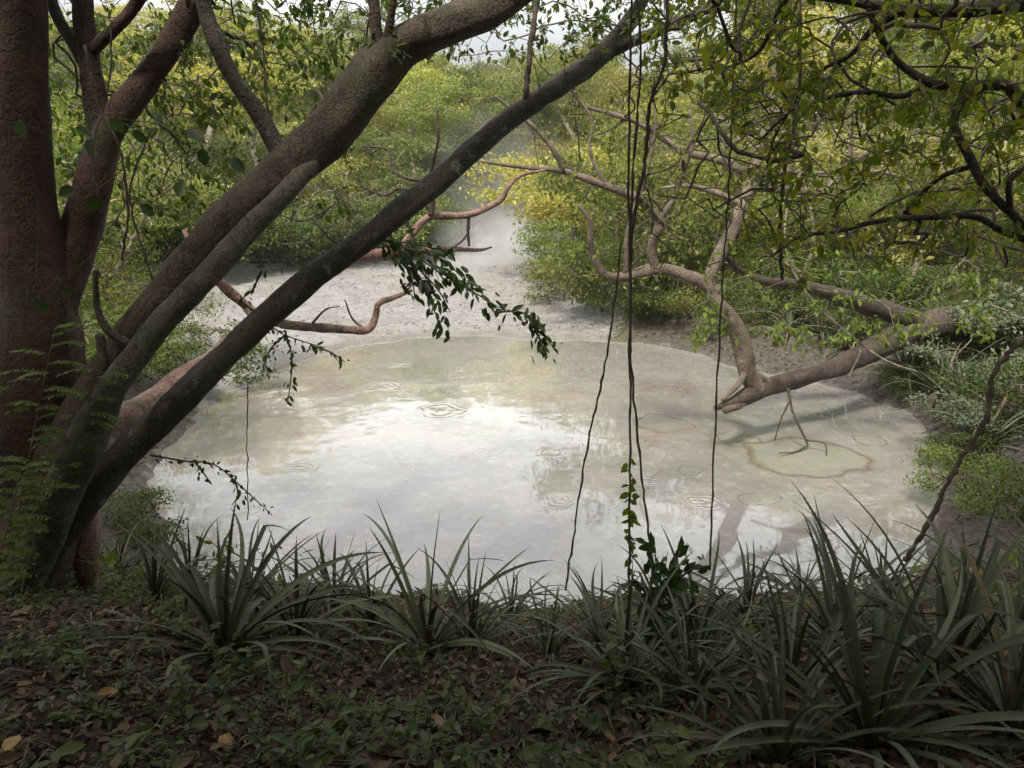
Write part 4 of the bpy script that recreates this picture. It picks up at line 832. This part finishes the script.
BR = [  # u, v of foot, proto, scale, label
    (225, 655, 1, .88, 'large bromeliad with long arching leaves on the left of the near bank'),
    (296, 640, 2, .80, 'slender bromeliad just right of the large left one, against the pale mud'),
    (372, 632, 4, .85, 'spindly bromeliad between the left plants and the upright central one'),
    (428, 655, 0, .98, 'upright central bromeliad with one tall dark spear standing against the pool'),
    (472, 650, 2, .80, 'shorter bromeliad touching the right side of the central one'),
    (548, 655, 4, .75, 'small bromeliad left of the leafy hanging vine'),
    (625, 690, 0, .92, 'bromeliad with drooping leaves at the foot of the leafy hanging vine'),
    (600, 645, 3, .75, 'bromeliad at the bank edge directly behind the vine foot'),
    (700, 650, 3, .85, 'bromeliad on the edge of the bank right of the sapling'),
    (745, 625, 4, .9, 'narrow-leaved bromeliad beside the thin straight vine foot'),
    (690, 700, 1, .75, 'low spreading bromeliad in the dark tangle right of the vine foot'),
    (868, 752, 1, 1.05, 'largest bromeliad, in front at the lower right, with broad toothed leaves'),
    (940, 690, 1, 1.08, 'tall broad-leaved bromeliad behind the largest one at the right'),
    (1010, 735, 0, 1.0, 'bromeliad cut by the lower right corner of the frame'),
    (1015, 650, 3, 1.0, 'bromeliad at the right edge below the dark green shrub'),
    (835, 650, 0, .98, 'bromeliad in the middle of the right clump, leaves crossing the pool edge'),
    (790, 700, 2, 1.0, 'bromeliad left of the largest one with leaves fanned to the left'),
    (880, 620, 2, .95, 'bromeliad on the bank edge right of the pale ringed mud spot'),
    (960, 610, 4, 1.0, 'bromeliad at the back of the right clump below the knotted vine'),
    (780, 768, 3, .8, 'low bromeliad at the bottom edge left of the largest one'),
    (155, 600, 2, .8, 'bromeliad in shade just right of the orange stem foot'),
    (190, 592, 4, .9, 'bromeliad with upright leaves in front of the small-leaved shrub'),
    (250, 600, 3, .8, 'bromeliad on the bank edge behind the large left one'),
    (120, 575, 0, .7, 'pale-leaved bromeliad in the gap beside the orange stem'),
    (335, 612, 3, .75, 'bromeliad low on the bank between the left plants'),
    (510, 622, 0, .7, 'bromeliad half hidden below the bank edge right of the central one'),
    (660, 618, 2, .8, 'bromeliad below the bank edge behind the sapling'),
    (800, 600, 3, .8, 'bromeliad on the lower bank under the pale ringed mud spot'),
    (1040, 585, 1, .9, 'bromeliad at the right edge under the frame-side shrub'),
    (820, 335, 0, 1.1, 'bromeliad on the far right bank under the leaning trunk'),
    (868, 345, 1, 1.1, 'bromeliad below the foot of the leaning trunk on the far right bank'),
    (905, 385, 2, 1.2, 'bromeliad on the right bank slope above the mud'),
    (940, 400, 1, 1.1, 'bromeliad on the right bank beside the sage shrub'),
    (930, 360, 3, 1.1, 'bromeliad behind the foot of the leaning trunk'),
    (915, 375, 4, 1.2, 'bromeliad just under the foot of the leaning trunk'),
    (965, 420, 3, 1.1, 'bromeliad below the sage shrub on the right bank'),
    (985, 450, 0, 1.0, 'bromeliad behind the knotted vine on the right bank'),
    (845, 350, 2, 1.1, 'bromeliad between the two limbs of the crooked tree'),
    (790, 335, 4, 1.2, 'grassy bromeliad on the far right bank beneath the bough'),
]
fs = set()
for u, v, k, s, lab in BR:
    p = hit(u, v); p[2] = gh(p[0], p[1]) - .02; o = bp[k]; s *= (.70 if u > 500 else .84) if v > 450 else 1.15
    if k in fs: o = copy_thing(o, lab, o['group'], p, random.random() * 6.28, s)
    else: fs.add(k); o.location = tuple(p); o.scale = (s,) * 3; o['label'] = lab
    o.rotation_euler = (random.uniform(-.12, .12), random.uniform(-.12, .12), random.random() * 6.28)

# sapling by the vine foot
bs = hit(645, 665); ts = thing('sapling', 'dark oval-leaved sapling standing among the bromeliads at the vine foot', 'sapling', tuple(bs)); ys = bs[1]
leafy([[(645, 665, ys), (648, 620, ys), (652, 575, ys), (650, 543, ys)], [(648, 622, ys), (668, 590, ys), (688, 572, ys - .05), (706, 566, ys - .1)], [(650, 600, ys), (640, 585, ys), (632, 578, ys)], [(648, 630, ys), (672, 620, ys), (700, 618, ys)], [(664, 596, ys), (672, 570, ys), (680, 552, ys)], [(647, 640, ys), (665, 632, ys - .1), (690, 642, ys - .1)]], M['leaf_dark'], M['twig'], ts, .085, .045, .035, 2, .2, 6, ('stem', 'leaves'))

# ------------------------------------------------------------------ ground cover, litter, sticks
r = np.random.RandomState(77)
def scatter(n, ymin=1.1, ymax=7.5):
    y = ymin + (ymax - ymin) * r.rand(n) ** 1.3; x = r.uniform(-1, 1, n) * (y * .8 + .6); z, sd, m = heights(x, y); k = sd > .25; return np.stack([x, y, z], 1)[k]
P = scatter(52000); n = len(P); D = r.normal(size=(n, 3)) * [1, 1, .25]; Nn = r.normal(size=(n, 3)) * .35 + [0, 0, 1]; s = r.uniform(.5, 1.3, n)
lb = Buf(); s = s * np.where(r.rand(n) < .12, 1.5, .9); leaves(lb, P + [0, 0, .012] + r.rand(n, 1) * [0, 0, .02], D, Nn, .055 * s, .026 * s * r.uniform(.7, 1.4, n), True, .25, .3); tag(lb.build('leaf_litter', M['litter']), kind='stuff')
# low herbs: little stems with whorls of leaves, clumped
C = scatter(6500); den = vnoise(C[:, 0] * 1.6 + 40, C[:, 1] * 1.6 + 40, 5); C = C[(den > .36 + .1 * (C[:, 0] > 0)) & (vnoise(C[:, 0] * 5, C[:, 1] * 5, 6) > .38)]; lb = Buf(); tb = Buf()
for c in C:
    big = r.rand() < .07; h = r.uniform(.1, .3) if big else r.uniform(.03, .14); m = r.randint(8, 16) if big else r.randint(4, 10); a = r.rand(m) * 6.28; zz = r.uniform(.4, 1, m) * h; lean = r.normal(size=2) * .3 * h
    P = c + np.stack([lean[0] * zz / h, lean[1] * zz / h, zz], 1); D = np.stack([np.cos(a), np.sin(a), r.uniform(-.2, .5, m)], 1)
    s = r.uniform(.5, 1.3, m) * r.choice([.6, .8, 1.2]); leaves(lb, P, D, np.tile([0, 0, 1.], (m, 1)) + r.normal(size=(m, 3)) * .4, .05 * s, .025 * s)
    tube(tb, [c, c + [lean[0], lean[1], h]], [.002, .001], 3, cap=False)
for c in scatter(420, 1.1, 6.5):
    for q_ in range(r.randint(2, 5)):
        a = r.rand() * 6.28; pinnate(lb, tb, c, np.array([math.cos(a), math.sin(a), r.uniform(.3, 1.2)]), r.uniform(.08, .17), 7, .022, .010, r)
gc = lb.build('ground_cover', M['leaf_herb'] if 'leaf_herb' in M else leaf_mat('leaf_herb', [(.04, .06, .015), (.07, .10, .024), (.12, .15, .038)], .3)); tag(gc, kind='stuff')
o = tb.build('herb_stems', M['twig']); o.parent = gc
# fine twigs in the litter
P = scatter(1100, 1.2, 5); tb = Buf()
for p in P:
    a = r.rand() * 6.28; l = r.uniform(.06, .35); d = np.array([math.cos(a), math.sin(a), 0]); q = [p + [0, 0, .02], p + d * l * .5 + [0, 0, .035 + .02 * r.rand()], p + d * l]
    q = np.array(q); q[2, 2] = gh(q[2, 0], q[2, 1]) + .025; tube(tb, q, [.003, .0028, .0015], 4)
tag(tb.build('twig_litter', M['dead']), kind='stuff')
# debris of twigs and dry leaves on the muddy banks
n = 26000; x = r.uniform(-13, 15, n); y = r.uniform(7, 27, n); z, sd, m = heights(x, y); k = (sd > .15) & (sd < 3.2) & (m < .5); P = np.stack([x, y, z], 1)[k]; n = len(P)
lb = Buf(); D = r.normal(size=(n, 3)) * [1, 1, .5]; leaves(lb, P + [0, 0, .02], D, r.normal(size=(n, 3)) + [0, 0, .6], .14 * r.uniform(.4, 1.4, n), .035, True, .2, .3)
tag(lb.build('bank_debris', leaf_mat('bank_debris', [(.03, .022, .016), (.07, .052, .04), (.11, .09, .072), (.18, .16, .135)], .05, .8)), kind='stuff')
n = 9000; y = 18 + 35 * r.rand(n); x = r.uniform(-1, .3, n) * (y * .75); z, sd, m = heights(x, y); k = (sd > .3) & (m > .3) & (vnoise(x * .8, y * .8, 31) > .42); P = np.stack([x, y, z], 1)[k]; n = len(P)
lb = Buf(); leaves(lb, P + [0, 0, .02], r.normal(size=(n, 3)) * [1, 1, .4], r.normal(size=(n, 3)) * .5 + [0, 0, .8], .16 * r.uniform(.4, 1.5, n), .04, True, .2, .3)
tag(lb.build('mud_debris', M['litter_grey'] if 'litter_grey' in M else leaf_mat('mud_debris', [(.14, .125, .11), (.22, .2, .18), (.33, .31, .29)], .05, .8)), kind='stuff')
# undergrowth on both side banks and the forest floor
n = 110000; y = 6 + 62 * r.rand(n) ** 1.3; x = r.uniform(-1, 1, n) * (y * .8 + 3); z, sd, m = heights(x, y); dn = vnoise(x * .9, y * .9, 12)
k = (sd > 1.6) & (m < .2) & (dn > .35); P = np.stack([x, y, z], 1)[k]; n = len(P); P[:, 2] += r.rand(n) ** 2 * .5
lb = Buf(); D = r.normal(size=(n, 3)) + [0, 0, .5]; s = r.uniform(.6, 1.3, n) * (.7 + P[:, 1] * .03); leaves(lb, P, D, r.normal(size=(n, 3)) * .5 + [0, 0, 1], .12 * s, .05 * s)
tag(lb.build('undergrowth', M['leaf_bush']), kind='stuff')
# individual sticks and yellow leaves
def stick(pts, label, m='dead', name='fallen_stick'):
    W_ = []
    for u, v, rp in pts:
        p = hit(u, v); rr = rad(rp, v, p[1]); W_.append([p[0], p[1], p[2] + rr * .8, rr])
    C_ = cat(W_, 6); b = Buf(); tube(b, C_[:, :3], C_[:, 3], 8, .3); return tag(b.build(name, M[m], base=tuple(C_[0, :3])), label, 'stick', 'sticks lying on the forest floor')
stick([(475, 758, 4), (500, 752, 6), (530, 745, 5)], 'short thick brown stick lying level at the bottom centre', 'bark_red')
stick([(398, 765, 6), (402, 745, 5), (406, 722, 4)], 'upright-lying broken root pointing away at the bottom centre', 'bark_red')
stick([(655, 768, 7), (690, 748, 5), (730, 738, 4), (765, 738, 3)], 'crooked grey branch lying among the bromeliads at the bottom right')
stick([(0, 712, 2.5), (15, 709, 2.5), (32, 706, 2)], 'pale thin stick at the lower left frame edge')
stick([(105, 615, 4), (125, 622, 4), (140, 632, 3)], 'pale stick lying near the foot of the orange stem')
stick([(740, 708, 3), (720, 690, 3), (690, 680, 2), (650, 672, 2)], 'bent bare twig under the dark bromeliad tangle')
for k, (u, v, lab) in enumerate([(97, 704, 'yellow fallen leaf left of the large left bromeliad'), (42, 690, 'orange-brown fallen leaf near the left frame edge'), (163, 685, 'rusty fallen leaf below the large left bromeliad'),
                                 (600, 745, 'yellow fallen leaf in front of the drooping bromeliad'), (232, 755, 'yellow fallen leaf at the bottom left of centre'), (350, 745, 'tan fallen leaf at the bottom centre-left'), (8, 762, 'brown fallen leaf in the lower left corner')]):
    p = hit(u, v) + [0, 0, .035]; b = Buf(); a = r.rand() * 6.28; leaves(b, np.array([p]), np.array([[math.cos(a), math.sin(a), .1]]), np.array([[.1, -.5, 1.]]), .085, .055, True, .2, .2)
    tag(b.build('fallen_leaf', M['fallen_yellow'], base=tuple(p)), lab, 'leaf', 'bright fallen leaves')

# ------------------------------------------------------------------ steam over the channel, haze
def volume_mat(name, dens, noisy):
    m = bpy.data.materials.new(name); m.use_nodes = True; nt = m.node_tree; nt.nodes.clear(); o = nt.nodes.new('ShaderNodeOutputMaterial'); v = nt.nodes.new('ShaderNodeVolumePrincipled')
    v.inputs['Color'].default_value = (.95, .96, .97, 1); v.inputs['Anisotropy'].default_value = .2; v.inputs['Density'].default_value = dens
    if noisy:
        tcn = nt.nodes.new('ShaderNodeTexCoord'); n1 = noise(nt, tcn.outputs['Object'], .9, 3)
        nt.links.new(mrange(nt, n1, .42, .68, 0, dens), v.inputs['Density'])
    nt.links.new(v.outputs[0], o.inputs['Volume']); return m
def blob(buf, c, rx, ry, rz, seed):
    nu, nv = 20, 12; th, ph = np.meshgrid(np.arange(nu) / nu * 2 * math.pi, np.linspace(0, math.pi, nv)); V = np.stack([np.cos(th) * np.sin(ph) * rx, np.sin(th) * np.sin(ph) * ry, np.cos(ph) * rz], -1) + c
    i = np.arange(nv - 1)[:, None] * nu; j = np.arange(nu)[None]; j2 = (j + 1) % nu; buf.add(V.reshape(-1, 3), np.stack([i + j, i + nu + j, i + nu + j2, i + j2], -1).reshape(-1, 4))
ps = onplane(505, 262, ZP + .5)
def steam_puff(c, r3, dens, seed):
    m = bpy.data.materials.new('steam'); m.use_nodes = True; nt = m.node_tree; nt.nodes.clear(); o = nt.nodes.new('ShaderNodeOutputMaterial'); v = nt.nodes.new('ShaderNodeVolumePrincipled')
    v.inputs['Color'].default_value = (.95, .96, .98, 1); v.inputs['Anisotropy'].default_value = .2
    tcn = nt.nodes.new('ShaderNodeTexCoord'); dv = nt.nodes.new('ShaderNodeVectorMath'); dv.operation = 'DIVIDE'; nt.links.new(tcn.outputs['Object'], dv.inputs[0]); dv.inputs[1].default_value = r3
    ln = nt.nodes.new('ShaderNodeVectorMath'); ln.operation = 'LENGTH'; nt.links.new(dv.outputs[0], ln.inputs[0])
    fo = mrange(nt, ln.outputs['Value'], .15, 1, 1, 0); n1 = noise(nt, tcn.outputs['Object'], .55, 4)
    nt.links.new(math_(nt, 'MULTIPLY', fo, mrange(nt, n1, .38, .66, .08 * dens, dens)), v.inputs['Density']); nt.links.new(v.outputs[0], o.inputs['Volume'])
    bb = Buf(); blob(bb, np.zeros(3), *r3, seed); st = bb.build('steam', m); st.location = tuple(c); tag(st, kind='stuff')
steam_puff(ps + [0, 0, .6], (4.5, 6, 2.8), .36, 1)
steam_puff(ps + [-.3, 5, 3.6], (5.5, 6, 5.5), .075, 2)
hz = Buf(); x0, x1, y0_, y1_, z0, z1 = -190, 190, -60, 270, -8, 60
V = [(x, y, z) for z in (z0, z1) for y in (y0_, y1_) for x in (x0, x1)]
hz.add(V, [(0, 2, 3, 1), (4, 5, 7, 6), (0, 1, 5, 4), (2, 6, 7, 3), (0, 4, 6, 2), (1, 3, 7, 5)]); tag(hz.build('haze', volume_mat('haze', .0004, False), smooth=False), kind='stuff')
